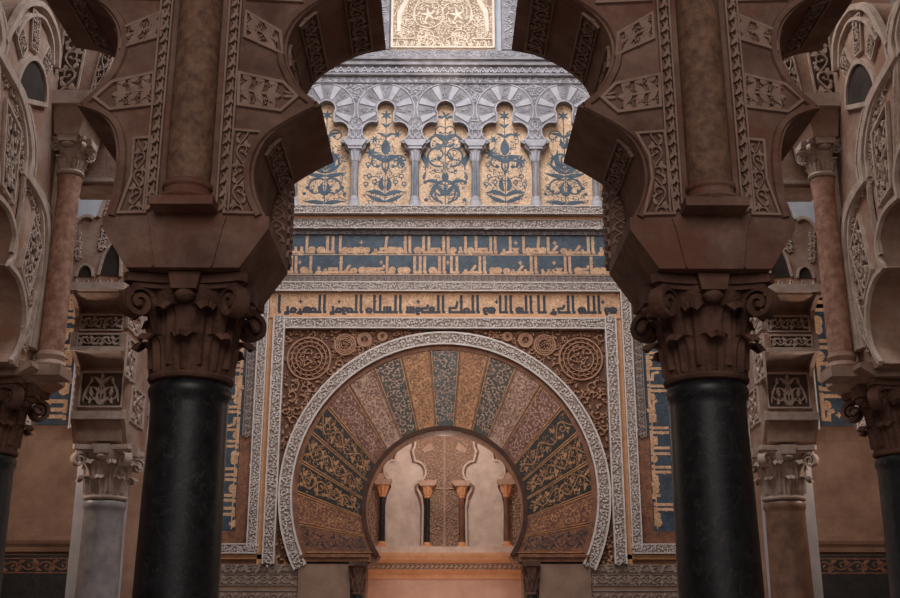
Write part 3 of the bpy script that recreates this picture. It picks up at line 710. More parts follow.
# ================================================================ NICHE INTERIOR
def nm_(s): 
    ang = radians(14)
    return lambda u, v, h: (s*(u*cos(ang)-h*sin(ang)*1), 17.0-u*sin(ang)-h*cos(ang), v)
for s, side in ((-1, 'left'), (1, 'right')):
    m = nm_(s); k = 'niche_wall_panel'
    r0 = thing(k, f'carved stucco wall face with a white lobed blind arch, {side} half of the niche', 'carved panel', (s*.65, 16.85, 0), 'niche wall faces')
    b = MB(); C0 = .645
    half = [(.275, 2.84), (.285, 3.45), (.26, 3.60), (.20, 3.72), (.20, 3.78)]
    for i in range(9):
        a = radians(-70+165*i/8); half.append((.17+.155*cos(a), 3.98+.165*sin(a)))
    for i in range(7):
        a = radians(-40+130*i/6); half.append((.155*cos(a), 4.42+.19*sin(a)))
    prof = [(C0+x, z) for x, z in half]+[(C0-x, z) for x, z in reversed(half[:-1])]
    b.prism([(0, 5.2), (0, 2.84)]+list(reversed(prof))+[(1.45, 2.84), (1.45, 5.2)], m, 0, .07)
    st = b.build('stucco_field', M_nicheg, r0)
    b = MB(); b.prism([(.2, 2.8), (1.15, 2.8), (1.15, 4.8), (.2, 4.8)], m, -.08, .03); b.build('white_marble_back', M_nichew, r0)
    b = MB(); b.strip(prof, .035, m, .045, .3, .07); b.build('lobe_rim', M_nichew, st)
    b = MB()
    def inpoly(x, y):
        c = False; j = len(prof)-1
        for i in range(len(prof)):
            xi, yi = prof[i]; xj, yj = prof[j]
            if (yi > y) != (yj > y) and x < (xj-xi)*(y-yi)/(yj-yi)+xi: c = not c
            j = i
        return c
    def okp(x, y, r): return not any(inpoly(x+r*cos(a), y+r*sin(a)) for a in (0, 1.57, 3.14, 4.71)) and .02 < x < 1.4
    orn(b, pack(okp, .03, 1.4, 2.86, 5.1, (.045, .03, .02, .015), .014, 3000), m, .018, .07)
    for uu in (.015, .27): b.strip([(uu, 2.86), (uu, 5.1 if uu < .1 else 3.74)], .018, m, .02, .2, .07)
    for zz in (3.74, 4.7): b.strip([(.0, zz), (.30 if zz < 4 else 1.3, zz)], .02, m, .025, .2, .07)
    for i in range(8):
        a = radians(-30+30*i)
        if i % 2 == 0: b.strip([(C0+.36*cos(a)*.9, 4.12+.36*sin(a)), (C0+.54*cos(a)*.9, 4.12+.54*sin(a))], [.08, .13], m, .035, .1, .07)
    b.build('interlace_carving', M_niche, st)
    for q, (uu, mm, cd) in enumerate(((C0-.345, M_black if s < 0 else M_redmarble, 'inner'), (C0+.345, M_black if s < 0 else M_redmarble, 'outer'))):
        p = Vector(m(uu, 0, .13)); tone = 'dark' if s < 0 else 'reddish'
        c0 = thing('colonnette', f'{tone} {cd} colonnette beside the {side} white blind arch inside the niche', 'colonnette', (p.x, p.y, 2.84), 'niche colonnettes')
        b = MB(); b.box((p.x-.07, p.y-.06, 2.84), (p.x+.07, p.y+.06, 2.88)); b.lathe((p.x, p.y, 2.88), [(.06, 0), (.062, .02), (.045, .05)], 14); b.build('base', M_peach, c0, smooth=True)
        b = MB(); b.lathe((p.x, p.y, 2.92), [(.042, 0), (.042, .68)], 14); b.build('shaft', mm, c0, smooth=True)
        b = MB(); b.lathe((p.x, p.y, 3.58), [(.044, 0), (.055, .015), (.045, .03), (.05, .06), (.07, .1), (.055, .105), (.065, .14), (.09, .18)], 14)
        for i in range(8):
            a = 2*pi*i/8; b.tube([(p.x+(.05+.03*t*t)*cos(a), p.y+(.05+.03*t*t)*sin(a), 3.62+.12*t) for t in (0, .4, .8, 1.1)], [.012, .016, .012, .006], 5)
        b.build('capital', M_peach, c0, smooth=True)
        b = MB(); b.prism([(-.10, 3.76), (.10, 3.76), (.14, 3.80), (.14, 3.84), (-.14, 3.84), (-.14, 3.80)], lambda u, v, d: (p.x+u, d, v), p.y-.1, p.y+.1); b.build('impost_block', M_niche, c0)
b = MB(); b.box((-1.4, 16.42, 2.75), (1.4, 17.1, 2.84)); b.lathe((0, 0, 0), [], 3) if False else None
tag(b.build('sill', M_nichew, loc=(0, 16.5, 2.75)), 'pale rounded sill under the white blind arches inside the niche', 'sill')
r0 = thing('cornice', 'peach carved cornice crossing the niche above pink marble', 'cornice', (0, 16.3, 2.4))
b = MB(); b.prism([(16.22, 2.74), (17, 2.74), (17, 2.38), (16.40, 2.38), (16.38, 2.46), (16.32, 2.50), (16.32, 2.58), (16.24, 2.64), (16.22, 2.70)], lambda u, v, d: (d, u, v), -1.4, 1.4); x = b.build('moulded_course', M_peach, r0)
b = MB(); band(MB(), b, hmap(16.31, -1.4, 2.545), 2.8, .08, 'rope', .07, .03, 0, .02, .1); b.build('leaf_row', M_niche, x)
b = MB(); b.box((-1.4, 16.42, 0), (1.4, 16.9, 2.38)); tag(b.build('marble_dado', M_pink, loc=(0, 16.6, 0)), 'smooth pink veined marble slabs lining the foot of the niche', 'dado')

# ================================================================ SIDE BAY WALLS BEYOND
for s, nm in ((-1, 'left'), (1, 'right')):
    b = MB()
    b.prism([(YF-.14, 2.86), (YF, 2.86), (YF, 2.66), (YF-.06, 2.66), (YF-.07, 2.72), (YF-.12, 2.76), (YF-.14, 2.80)], lambda u, v, d: (d, u, v), min(s*4.6, s*8.8), max(s*4.6, s*8.8))
    tag(b.build('dado_moulding', M_sand, loc=(s*6.6, YF, 2.66)), f'horizontal stone moulding on the sandy wall of the {nm} side bay', 'moulding', 'dado mouldings')
    r0 = thing('tile_dado', f'dark patterned dado below the moulding in the {nm} side bay', 'dado', (s*6.6, YF, 0), 'dark dados')
    b = MB(); b.box((min(s*4.6, s*8.8), YF-.04, 0), (max(s*4.6, s*8.8), YF, 2.62)); x = b.build('dark_field', M_darkmos, r0)
    b = MB(); band(MB(), b, hmap(YF-.04, min(s*4.6, s*8.8), 2.48), 4.2, .20, 'vine', .22, .02, 0, .006, .08); b.build('gold_scroll', M_brownmos, x)
    # joints of the ashlar
    r0 = thing('wall_inscription', f'blue and gold mosaic inscription bordering the blocked door, {nm} side bay', 'inscription', (s*5.5, YF, 4.3), 'side bay inscriptions')
    b = MB(); b.box((min(s*5.16, s*5.62), YF-.04, 4.36), (max(s*5.16, s*5.62), YF, 6.35)); b.box((min(s*5.16, s*8), YF-.04, 6.05), (max(s*5.16, s*8), YF, 6.5)); x = b.build('blue_ground', M_blue, r0)
    b = MB(); kufic(b, TEXT2, 1.95, .44, lambda u, v, h: (s*(5.16+u), YF-.04-h, 4.38+v), .005, 20, .13, s < 0); b.build('letters', M_gold, x)
    g = MB(); e = MB(); band(g, e, vmap(YF, s*5.06, 4.30), 2.2, .18, 'weave', .10, .02, .07, .02, .12); x = g.build('carved_border', M_borderg, r0); e.build('interlace_carving', M_border, x)
    g = MB(); e = MB(); band(g, e, vmap(YF, s*5.75, 4.30), 2.2, .18, 'weave', .10, .02, .07, .02, .12); x = g.build('carved_border', M_borderg, r0); e.build('interlace_carving', M_border, x)
    # blue colonnette beside the main front
    c0 = thing('colonnette', f'slate blue wall colonnette glimpsed behind the {nm} black column', 'colonnette', (s*4.16, YF-.12, 4.55), 'wall colonnettes')
    b = MB(); b.box((s*4.16-.16, YF-.25, 4.45), (s*4.16+.16, YF, 4.60)); b.lathe((s*4.16, YF-.12, 4.60), [(.11, 0), (.11, .05), (.09, .09)], 16); b.build('base', M_stucco, c0, smooth=True)
    b = MB(); b.lathe((s*4.16, YF-.12, 4.68), [(.08, 0), (.075, .85)], 16); b.build('shaft', M_bluemarble, c0, smooth=True)
    b = MB(); b.lathe((s*4.16, YF-.12, 5.52), [(.08, 0), (.095, .02), (.08, .04), (.09, .12), (.15, .22)], 16); b.box((s*4.16-.17, YF-.26, 5.72), (s*4.16+.17, YF, 5.86)); b.build('capital', M_stuccol, c0, smooth=True)

# ================================================================ CAPITALS AND COLUMNS
def acanthus(mb, c, r0, z0, h, ang, W, curl, lobes=4):
    nu, nt = 8, 12; vs = []
    for side in (0, 1):
        for j in range(nt+1):
            t = j/nt
            if t < .72: rr = r0+.012+.03*t; z = z0+h*t/.72*.88
            else:
                f = (t-.72)/.28; ph = f*radians(165)
                rr = r0+.0336+curl*(1-cos(ph))*.5; z = z0+h*.88+curl*.55*sin(ph)
            wd = W*(.86+.20*sin(pi*min(1, t*1.05)))*(1 if t < .75 else 1-.55*((t-.75)/.25)**1.5)*(1+.10*abs(sin(pi*lobes*t)))
            for i in range(nu+1):
                u = -1+2*i/nu; a = ang+u*wd/2/max(rr, .05)
                rad = rr-.018*u*u*0-.012*abs(u)**2+.009*cos(u*3.5*pi)+.012*max(0, 1-abs(u)*5)-(.018 if side else 0)
                vs.append((c[0]+rad*cos(a), c[1]+rad*sin(a), c[2]+z-.05*abs(u)**2*h*(1 if t > .5 else 0)))
    m = nu+1; K = (nt+1)*m; fs = []
    for j in range(nt):
        for i in range(nu):
            fs.append((j*m+i, j*m+i+1, (j+1)*m+i+1, (j+1)*m+i)); fs.append((K+j*m+i, K+(j+1)*m+i, K+(j+1)*m+i+1, K+j*m+i+1))
        for i in (0, nu): fs.append((j*m+i, (j+1)*m+i, K+(j+1)*m+i, K+j*m+i))
    for i in range(nu): fs.append((nt*m+i, nt*m+i+1, K+nt*m+i+1, K+nt*m+i)); fs.append((i, K+i, K+i+1, i+1))
    mb.add(vs, fs)
def volute(mb, c, z, a, r_in, R, thick, n=30, turns=1.6):
    """spiral scroll in the upright plane through angle a; stalk rises from r_in"""
    path = [(r_in, z-R*2.4), (r_in+R*.35, z-R*1.0), (r_in+R*.9, z+R*.35)]
    cx = r_in+R*1.75; cz = z-R*.15
    for i in range(n+1):
        t = i/n; ang = radians(150)-t*turns*2*pi; rr = R*(1-.78*t)
        path.append((cx+rr*cos(ang), cz+rr*sin(ang)))
    N = len(path); vs = []
    for i, (r, zz) in enumerate(path):
        p0 = path[max(i-1, 0)]; p1 = path[min(i+1, N-1)]; dx, dz = p1[0]-p0[0], p1[1]-p0[1]; l = sqrt(dx*dx+dz*dz) or 1
        nx, nz = -dz/l, dx/l; e = R*.17*(1-.3*i/N); wv = thick*(.7+.3*min(1, i/6))*(1-.15*i/N)
        for (du, dw) in ((e, -wv), (e*1.3, 0), (e, wv), (-e, wv), (-e, -wv)):
            rr = r+nx*du; z_ = zz+nz*du
            vs.append((c[0]+rr*cos(a)-dw*sin(a), c[1]+rr*sin(a)+dw*cos(a), c[2]+z_))
    fs = [(i*5+k, i*5+(k+1) % 5, (i+1)*5+(k+1) % 5, (i+1)*5+k) for i in range(N-1) for k in range(5)]
    fs += [(0, 1, 2, 3, 4), tuple(reversed(range(5*N-5, 5*N)))]
    mb.add(vs, fs)
    e = .5*thick; mb.lathe((c[0]+cx*cos(a), c[1]+cx*sin(a), c[2]+cz-R*.3), [(R*.05, 0), (R*.32, R*.12), (R*.38, R*.3), (R*.32, R*.5), (R*.05, R*.6)], 10)
def capital(root, c, H, rn, aw, m, rows=2, nleaf=8, vr=None, drill=False):
    """c: centre of the capital's foot; aw: half width of the abacus"""
    b = MB()
    bell = [(rn, 0), (rn+.025, .01), (rn+.032, .025), (rn+.025, .045), (rn, .055), (rn*1.0, H*.2), (rn*1.04, H*.5), (rn*1.18, H*.72), (rn*1.42, H*.86), (rn*1.42, H*.9)]
    b.lathe(c, bell, 32)
    cap = b.build('capital', m, root, smooth=True)
    for rw in range(rows):
        for k in range(nleaf):
            b = MB(); a = 2*pi*(k+.5*rw)/nleaf
            acanthus(b, c, rn*(1.0+.02*rw), .05+(H*.05 if rw else 0), H*(.30 if rw == 0 else .56), a, 2*pi*rn/nleaf*1.08, rn*(.48 if rw == 0 else .55))
            b.build('acanthus_leaf', m, cap, smooth=True)
    vr = vr or H*.165
    for k in range(4):
        b = MB(); volute(b, c, H*.74, pi/4+k*pi/2, rn*1.02, vr, rn*.22); b.build('volute', m, cap, smooth=True)
    b = MB(); pts = []
    for k in range(4):
        a = k*pi/2
        for i in range(9):
            u = -1+2*i/8; d = aw*(1-.16*(1-u*u)); x_, y_ = d, u*aw*.9
            pts.append((x_*cos(a)-y_*sin(a), x_*sin(a)+y_*cos(a)))
    for z0, z1, sc in ((H*.86, H*.91, .92), (H*.91, H, 1.0)):
        b.prism([(x_*sc, y_*sc) for x_, y_ in pts], lambda u, v, d: (c[0]+u, c[1]+v, c[2]+d), z0, z1)
    b.build('abacus', m, cap)
    for k in range(4):      # boss in the middle of each side
        a = k*pi/2+pi/2; b = MB(); r1 = aw*.84
        b.prism([(-.075, .83*H), (.075, .83*H), (.095, H), (-.095, H)] if not drill else [(-.05, .84*H), (.05, .84*H), (.06, H), (-.06, H)],
                lambda u, v, d: (c[0]+d*cos(a)-u*sin(a), c[1]+d*sin(a)+u*cos(a), c[2]+v), r1-.14, r1+.06)
        b.lathe((c[0]+(r1+.0)*cos(a), c[1]+(r1+.0)*sin(a), c[2]+H*.72), [(.01, 0), (.05, H*.02), (.065, H*.06), (.05, H*.12)], 12)
        b.build('boss', m, cap, smooth=True)
    return cap
def column(label, cat, x, y, z_cap, r0, r1, ms, mc, H=.61, aw=.365, group=None, base=True, **kw):
    r_ = thing('column', label, cat, (x, y, 0), group)
    if base:
        b = MB(); b.box((x-r0*1.5, y-r0*1.5, 0), (x+r0*1.5, y+r0*1.5, .12)); b.lathe((x, y, .12), [(r0*1.42, 0), (r0*1.48, .04), (r0*1.42, .08), (r0*1.22, .10), (r0*1.18, .14), (r0*1.28, .17), (r0*1.25, .20), (r0*1.04, .22), (r0, .25)], 32)
        b.build('base', mc, r_, smooth=True)
    b = MB(); zz = [(r0, .30), (r0, .9), (r0*.985, 1.8), (r1, z_cap-.14), (r1+.004, z_cap-.10), (r1+.016, z_cap-.08), (r1+.018, z_cap-.04), (r1+.010, z_cap-.02), (r1, z_cap-.005)]
    b.lathe((x, y, 0), zz, 48); b.build('shaft', ms, r_, smooth=True)
    capital(r_, (x, y, z_cap), H, r1*.98, aw, mc, **kw)
    return r_
CX, CY = 1.56, 6.52
col0 = column('left black veined marble column in the foreground', 'column', -CX, CY, 3.04, .246, .230, M_black, M_capdark, group='foreground columns')
col1 = copy_tree(col0); col1.location.x = CX; col1['label'] = 'right black veined marble column in the foreground'

# ================================================================ FRONT ARCADE
Y0, Y1 = 6.10, 6.95
def impost(s, lab, cx=CX, y0=Y0, y1=Y1, zb=3.655, m=M_brown):
    r0 = thing('impost_block', lab, 'impost block', (s*cx, (y0+y1)/2, zb), 'foreground impost blocks')
    b = MB(); w1, w0 = .49, .33
    b.prism([(-w0, zb), (w0, zb), (w1, 3.90), (w1, 3.975), (-w1, 3.975), (-w1, 3.90)], lambda u, v, d: (s*cx+u, d, v), y0, y1)
    x = b.build('block', m, r0)
    b = MB()
    for q in (-1, 1):    # raised quarter fillets radiating on the front
        b.strip([(s*cx+q*.235, 3.97), (s*cx+q*.215, 3.90), (s*cx+q*.17, 3.66)], .012, fac(y0), .012, .2)
    b.build('front_rib', m, x)
    return r0
impost(-1, 'brown chamfered stone block on top of the left foreground capital')
impost(1, 'brown chamfered stone block on top of the right foreground capital')

inner = [[(1.09, 3.975), (1.148, 4.10), (1.174, 4.235), (1.156, 4.377), (1.084, 4.51), (.937, 4.62), (.787, 4.705)],
         [(.787, 4.705), (.90, 4.80), (.955, 4.889)], [(.955, 4.889), (1.0, 5.0), (1.008, 5.153), (.94, 5.309), (.80, 5.435), (.62, 5.53), (.445, 5.571)],
         [(.445, 5.571), (.55, 5.68), (.60, 5.85), (.55, 6.05), (.38, 6.2), (.18, 6.27), (.0, 6.29)]]
outer = [[(2.04, 3.975), (2.015, 4.1), (2.005, 4.25), (2.015, 4.42), (2.06, 4.56), (2.15, 4.65), (2.28, 4.70)],
         [(2.28, 4.70), (2.185, 4.80), (2.11, 4.92)], [(2.11, 4.92), (2.068, 5.06), (2.08, 5.226), (2.15, 5.35), (2.27, 5.45), (2.45, 5.54), (2.64, 5.577)],
         [(2.64, 5.577), (2.54, 5.68), (2.50, 5.85), (2.55, 6.05), (2.72, 6.2), (2.92, 6.27), (3.12, 6.29)]]
inp, outp = smooth_path(inner, 6), smooth_path(outer, 6)
def seglen(path, z0, z1):    # part of a profile between two heights along its order
    return path
ST = {'l': 'left', 'r': 'right'}
for s, nm in ((-1, 'left'), (1, 'right')):
    r0 = thing('lobed_arch_pier', f'brown stone pier of the multifoil arches above the {nm} foreground column', 'arch', (s*CX, (Y0+Y1)/2, 3.975), 'foreground arch piers')
    b = MB(); poly = [(s*x, z) for x, z in inp]+[(0, 6.9), (s*3.12, 6.9)]+[(s*x, z) for x, z in reversed(outp)]
    b.prism(poly, lambda u, v, d: (u, d, v), Y0, Y1)
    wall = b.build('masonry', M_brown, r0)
    F = fac(Y0)
    # rounded edge roll following the lobes
    for path, q in ((inp[:6*6+1], 1), (inp[6*6:6*14+1], 1), (outp[:6*6+1], -1), (outp[6*6:6*14+1], -1)):
        b = MB(); b.strip([(s*(x+q*.042), z) for x, z in path], .05, F, .022, .35); b.build('edge_roll', M_brown, wall)
    # carved vertical leaf bands beside the shaft
    for xx, z0 in ((-.215, 4.0), (.215, 4.22 if False else 4.0)):
        b = MB(); mp = vmap(Y0, s*CX+xx, z0)
        band(MB(), b, mp, 2.4, .085, 'rope', .085, .030, 0, .03, .16); b.build('leaf_band', M_relief, wall)
    # carved panels
    def panel(pts, gen_w, gen_h, gen):
        e = MB(); P = [(s*x, z) for x, z in pts]
        e.strip(P+[P[0]], .024, F, .022, .2)
        q = [P[i] for i in (range(4) if len(P) == 4 else (0, 1, 3, 4))] if False else P[:4]
        q3 = [(p[0], Y0, p[1]) for p in q]
        quadfill(e, q3, (0, -1, 0), gen, .020, 0, gen_w, gen_h)
        if len(P) > 4:
            tip = P[4]; base = ((P[2][0]+P[3][0])/2, (P[2][1]+P[3][1])/2)
            a = atan2(tip[1]-base[1], tip[0]-base[0])
            orn(e, [leaf(base[0], base[1], a, .09, .03), leaf(base[0], base[1]+.02, a+.5, .07, .02, -.6), leaf(base[0], base[1]-.02, a-.5, .07, .02, .6)], F, .02, 0)
        e.build('carved_panel', M_relief, wall)
    # quads: a, b = edge near the shaft, c, d = far edge (v runs from shaft outwards)
    panel([(1.275, 5.17), (1.275, 5.345), (1.055, 5.20), (1.035, 5.05)][:4], .17, .26, spray(.17, .26, .021, 2)+packrect(.15, .25, (.022, .016), .008, 60))
    b4 = [(1.29, 4.70), (1.295, 4.915), (1.02, 4.85), (1.03, 4.66), (.935, 4.755)]
    e = MB(); P = [(s*x, z) for x, z in (b4[0], b4[1], b4[2], b4[4], b4[3])]; e.strip(P+[P[0]], .024, F, .022, .2)
    quadfill(e, [(s*x, Y0, z) for x, z in b4[:4]], (0, -1, 0), spray(.2, .30, .022, 3)+packrect(.18, .28, (.022, .016), .008, 70), .02, 0, .2, .30)
    orn(e, [leaf(s*1.02, 4.755, 0 if s < 0 else pi, .085, .03), leaf(s*1.02, 4.79, (-.3 if s < 0 else pi+.3), .07, .02)], F, .02); e.build('carved_panel', M_relief, wall)
    panel([(1.27, 5.44), (1.27, 5.70), (1.0, 5.66), (.93, 5.42)], .22, .3, spray(.22, .3, .022, 2)+packrect(.2, .28, (.03, .02), .009, 60))
    panel([(1.33, 4.005), (1.16, 4.01), (1.215, 4.44), (1.315, 4.50)], .14, .48, vine(.13, .48, .011, .12, 2)) if False else None
    e = MB(); P = [(s*x, z) for x, z in ((1.335, 3.995), (1.155, 3.99), (1.215, 4.22), (1.205, 4.37), (1.135, 4.515), (1.305, 4.53))]
    e.strip(P+[P[0]], .020, F, .022, .2)
    quadfill(e, [(s*1.325, Y0, 4.0), (s*1.19, Y0, 4.0), (s*1.19, Y0, 4.52), (s*1.305, Y0, 4.52)], (0, -1, 0), vine(.11, .52, .011, .13, 2), .02, 0, .13, .52); e.build('carved_panel', M_relief, wall)
    # outer side of the pier
    panel([(1.80, 5.17), (1.795, 5.345), (2.03, 5.23), (2.04, 5.09)], .17, .26, spray(.17, .26, .021, 2)+packrect(.15, .25, (.022, .016), .008, 60))
    e = MB(); P = [(s*x, z) for x, z in ((1.81, 4.70), (1.82, 4.915), (2.07, 4.85), (2.17, 4.745), (2.07, 4.665))]; e.strip(P+[P[0]], .024, F, .022, .2)
    quadfill(e, [(s*1.815, Y0, 4.70), (s*1.82, Y0, 4.91), (s*2.07, Y0, 4.85), (s*2.07, Y0, 4.67)], (0, -1, 0), spray(.2, .28, .022, 3)+packrect(.18, .26, (.022, .016), .008, 70), .02, 0, .2, .28); e.build('carved_panel', M_relief, wall)
    panel([(1.80, 5.44), (1.80, 5.70), (2.05, 5.68), (2.13, 5.45)], .22, .3, spray(.22, .3, .022, 2)+packrect(.2, .28, (.03, .02), .009, 60))
    e = MB(); P = [(s*x, z) for x, z in ((1.80, 3.995), (1.96, 3.99), (1.90, 4.22), (1.905, 4.47), (1.80, 4.48))]
    e.strip(P+[P[0]], .020, F, .022, .2)
    quadfill(e, [(s*1.81, Y0, 4.0), (s*1.92, Y0, 4.0), (s*1.895, Y0, 4.46), (s*1.81, Y0, 4.46)], (0, -1, 0), vine(.10, .46, .010, .12, 2), .02, 0, .11, .46); e.build('carved_panel', M_relief, wall)
    # carved panels and fillets on the soffits
    def soffit(path, i0, wd, out_in, c0, c1):
        pts = path[i0:]; acc = [0]
        for p, q in zip(pts, pts[1:]): acc.append(acc[-1]+sqrt((p[0]-q[0])**2+(p[1]-q[1])**2))
        def mp(u, v, h):
            u = max(0, min(u, acc[-1]-1e-4)); j = 0
            while acc[j+1] < u: j += 1
            f = (u-acc[j])/max(1e-6, acc[j+1]-acc[j]); p, q = pts[j], pts[j+1]
            t = Vector((q[0]-p[0], q[1]-p[1])).normalized(); n = Vector((-t.y, t.x))
            if not out_in: n = -n
            return (s*(p[0]+(q[0]-p[0])*f+n.x*h), c0+v, p[1]+(q[1]-p[1])*f+n.y*h)
        L = c1-c0; e = MB()
        for a_, b_ in (((0, 0), (0, L)), ((wd, 0), (wd, L))): e.strip([(a_[0], L*i/6) for i in range(7)], .018, mp, .018, .2)
        for vv in (0, L): e.strip([(wd*i/4, vv) for i in range(5)], .018, mp, .018, .2)
        orn(e, vine(wd*.9, L, .014, wd*.8, 2), lambda u, v, h: mp(wd/2+u, v, h), .016, 0)
        e.build('soffit_panel', M_soffit, wall)
    soffit(inp, 20, .15, True, Y0+.12, Y1-.12)
    soffit(inp, 54, .15, True, Y0+.06, Y1-.06)
    soffit(inp, 65, .15, True, Y0+.06, Y1-.06)
    soffit(inp, 76, .15, True, Y0+.06, Y1-.06)
    soffit(outp, 58, .15, False, Y0+.12, Y1-.12)
    soffit(outp, 74, .15, False, Y0+.12, Y1-.12)
    soffit(outp, 22, .14, False, Y0+.12, Y1-.12)
    # carved rear jamb closing the lower lobe
    b = MB(); b.box((min(s*1.075, s*1.30), Y1-.10, 3.975), (max(s*1.075, s*1.30), Y1+.16, 4.60)); x = b.build('rear_jamb', M_brown, r0)
    b = MB(); orn(b, weave(.13, .6, .014, .09), lambda u, v, h: (s*(1.145)+u, Y1-.10-h, 3.98+v), .012)
    orn(b, weave(.22, .6, .014, .09), lambda u, v, h: (s*(1.075)-s*h, Y1+.03+u, 3.98+v), .012); b.build('interlace_carving', M_relief, x)
    # engaged shaft
    sh = thing('engaged_shaft', f'mottled brown half column rising in front of the {nm} arch pier', 'half column', (s*CX, Y0, 3.975), 'engaged shafts')
    b = MB(); b.lathe((s*CX, Y0-.01, 3.975), [(.128, .15), (.134, .30), (.133, 1.4), (.130, 2.8)], 32); b.build('shaft', M_shaftbrown, sh, smooth=True)
    b = MB(); b.box((s*CX-.185, Y0-.16, 3.99), (s*CX+.185, Y0, 4.045)); b.lathe((s*CX, Y0-.01, 4.045), [(.155, 0), (.168, .015), (.16, .035), (.140, .045), (.137, .075), (.150, .09), (.148, .115), (.132, .13)], 32); b.build('base', M_brown, sh, smooth=True)

# ================================================================ SIDE ARCADES
for s, nm in ((-1, 'left'), (1, 'right')):
    X0, X1 = 3.55, 4.20          # inner and outer faces
    sm = lambda u, v, d: (s*(X0+d), u, v)       # depth goes outwards
    fm2 = lambda u, v, h: (s*(X0-h), u, v)      # relief on the inner face
    # lobed arch between the foreground arcade and the middle column
    I1 = smooth_path([[(8.70, 3.72), (8.81, 3.84), (8.88, 4.0), (8.86, 4.2), (8.75, 4.35), (8.60, 4.43), (8.42, 4.45)],
                      [(8.42, 4.45), (8.49, 4.56), (8.485, 4.71), (8.36, 4.84), (8.20, 4.89), (7.99, 4.89)],
                      [(7.99, 4.89), (8.0, 5.05), (7.9, 5.2), (7.7, 5.28), (7.45, 5.31)]], 5)
    I2 = [(14.9-y, z) for y, z in reversed(I1)][1:]
    E1 = smooth_path([[(9.10, 3.93), (9.16, 4.4), (9.17, 4.68), (9.13, 4.95), (9.02, 5.14), (8.80, 5.24), (8.56, 5.28)],
                      [(8.56, 5.28), (8.57, 5.46), (8.47, 5.65), (8.31, 5.80), (8.11, 5.89), (7.70, 5.96)],
                      [(7.70, 5.96), (7.72, 6.1), (7.6, 6.25), (7.5, 6.3), (7.45, 6.32)]], 5)
    r0 = thing('side_arcade', f'pale carved lobed arches springing from the middle column, {nm} side of the bay', 'arch', (s*3.9, 8.6, 3.72), 'side arcades')
    U = smooth_path([[(8.78, 6.06), (8.74, 6.22), (8.62, 6.32), (8.45, 6.33), (8.28, 6.22), (8.17, 6.05), (8.15, 5.90), (8.30, 5.86)]], 4)
    b = MB()
    top = smooth_path([[(7.0, 6.4), (7.4, 6.35), (7.77, 6.15)], [(7.77, 6.15), (7.88, 6.32), (8.02, 6.58), (8.2, 6.75), (8.45, 6.87), (8.70, 6.86), (8.85, 6.72), (8.90, 6.55)],
                       [(8.90, 6.55), (9.08, 6.95), (9.1, 7.6), (9.0, 8.6)]], 4)
    low = [(9.72, 3.72)]+I1+I2
    # outline of the wall, upper opening not cut
    poly = [(9.72, 3.72), (9.72, 6.28)]+[(9.95, 6.50), (10.1, 6.87), (10.5, 7.5), (11.0, 8.6)]+list(reversed(top))+[(7.0, 5.0)]
    poly = [(9.72, 3.72), (9.72, 6.28), (9.95, 6.50), (10.1, 6.87), (10.5, 7.5), (11.0, 8.6)]+list(reversed(top))+list(reversed([p for p in I1+I2 if p[0] >= 6.98]))
    b.prism(poly, sm, 0, X1-X0)
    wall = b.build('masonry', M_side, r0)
    # upper opening: flat dark plate, the opening's shade put into its colour
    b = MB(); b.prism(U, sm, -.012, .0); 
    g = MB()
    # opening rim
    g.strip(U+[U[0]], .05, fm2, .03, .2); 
    b.build('lobe_shade_plate', M_dark, wall)
    g.strip(smooth_path([[(8.92, 6.50), (8.86, 6.72), (8.70, 6.83), (8.45, 6.84), (8.2, 6.72), (8.02, 6.55), (7.88, 6.3), (7.79, 6.12)]], 5), .07, fm2, .05, .3)
    g.strip(smooth_path([[(8.82, 6.48), (8.76, 6.66), (8.62, 6.74), (8.45, 6.74), (8.25, 6.63), (8.1, 6.47), (8.0, 6.28)]], 5), .04, fm2, .035, .3)
    g.strip(E1, .10, fm2, .05, .3); g.strip([(y-.09, z) for y, z in E1], .05, fm2, .035, .3)
    g.strip(I1, .05, fm2, .03, .2)
    bd = MB()
    for pth, off in ((E1, .10), (E1, .16)):
        for i, (y, z) in enumerate(pth[:-1]):
            for f in (0, .5):
                yy = y+(pth[i+1][0]-y)*f; zz_ = z+(pth[i+1][1]-z)*f; orn(bd, [dot(yy+off*.9, zz_+off*.3, .022)], fm2, .025)
    for i in range(46): orn(bd, [dot(9.26, 3.88+i*.044, .014)], fm2, .05); orn(bd, [leaf(9.36, 3.9+i*.044, pi/2+.7, .05, .018, -.4, 3)], fm2, .02)
    orn(bd, pack(lambda x, y, r: any((x-a)**2+(y-c)**2 < .06**2 for a, c in [(p[0]-.17, p[1]) for p in E1]), 7.4, 9.1, 3.9, 6.3, (.04, .028, .02), .014, 1500), fm2, .02)
    bd.build('bead_rows', M_sider, wall)
    g.strip([(9.36, 3.85), (9.40, 5.6)] if False else [(9.30, 3.85), (9.30, 5.9)], .05, fm2, .06, .3)
    g.strip([(9.22, 3.85), (9.22, 5.9)], .03, fm2, .05, .3)
    g.build('mouldings', M_sider, wall)
    # alternate carved voussoirs
    nI = len(I1)
    for j, (a, c_) in enumerate(((.04, .14), (.22, .33), (.42, .52), (.60, .70), (.78, .88))):
        pa, pc = I1[int(a*(nI-1))], I1[int(c_*(nI-1))]; qa, qc = E1[int(a*(nI-1))], E1[int(c_*(nI-1))]
        sh_ = lambda p, q, t: (p[0]+(q[0]-p[0])*t, p[1]+(q[1]-p[1])*t)
        Q = [sh_(pa, qa, .12), sh_(pc, qc, .12), sh_(pc, qc, .78), sh_(pa, qa, .78)]
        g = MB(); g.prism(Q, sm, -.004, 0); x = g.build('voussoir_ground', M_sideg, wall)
        e = MB(); e.strip(Q+[Q[0]], .03, fm2, .03, .2)
        q3 = [(s*X0, y, z) for y, z in Q]
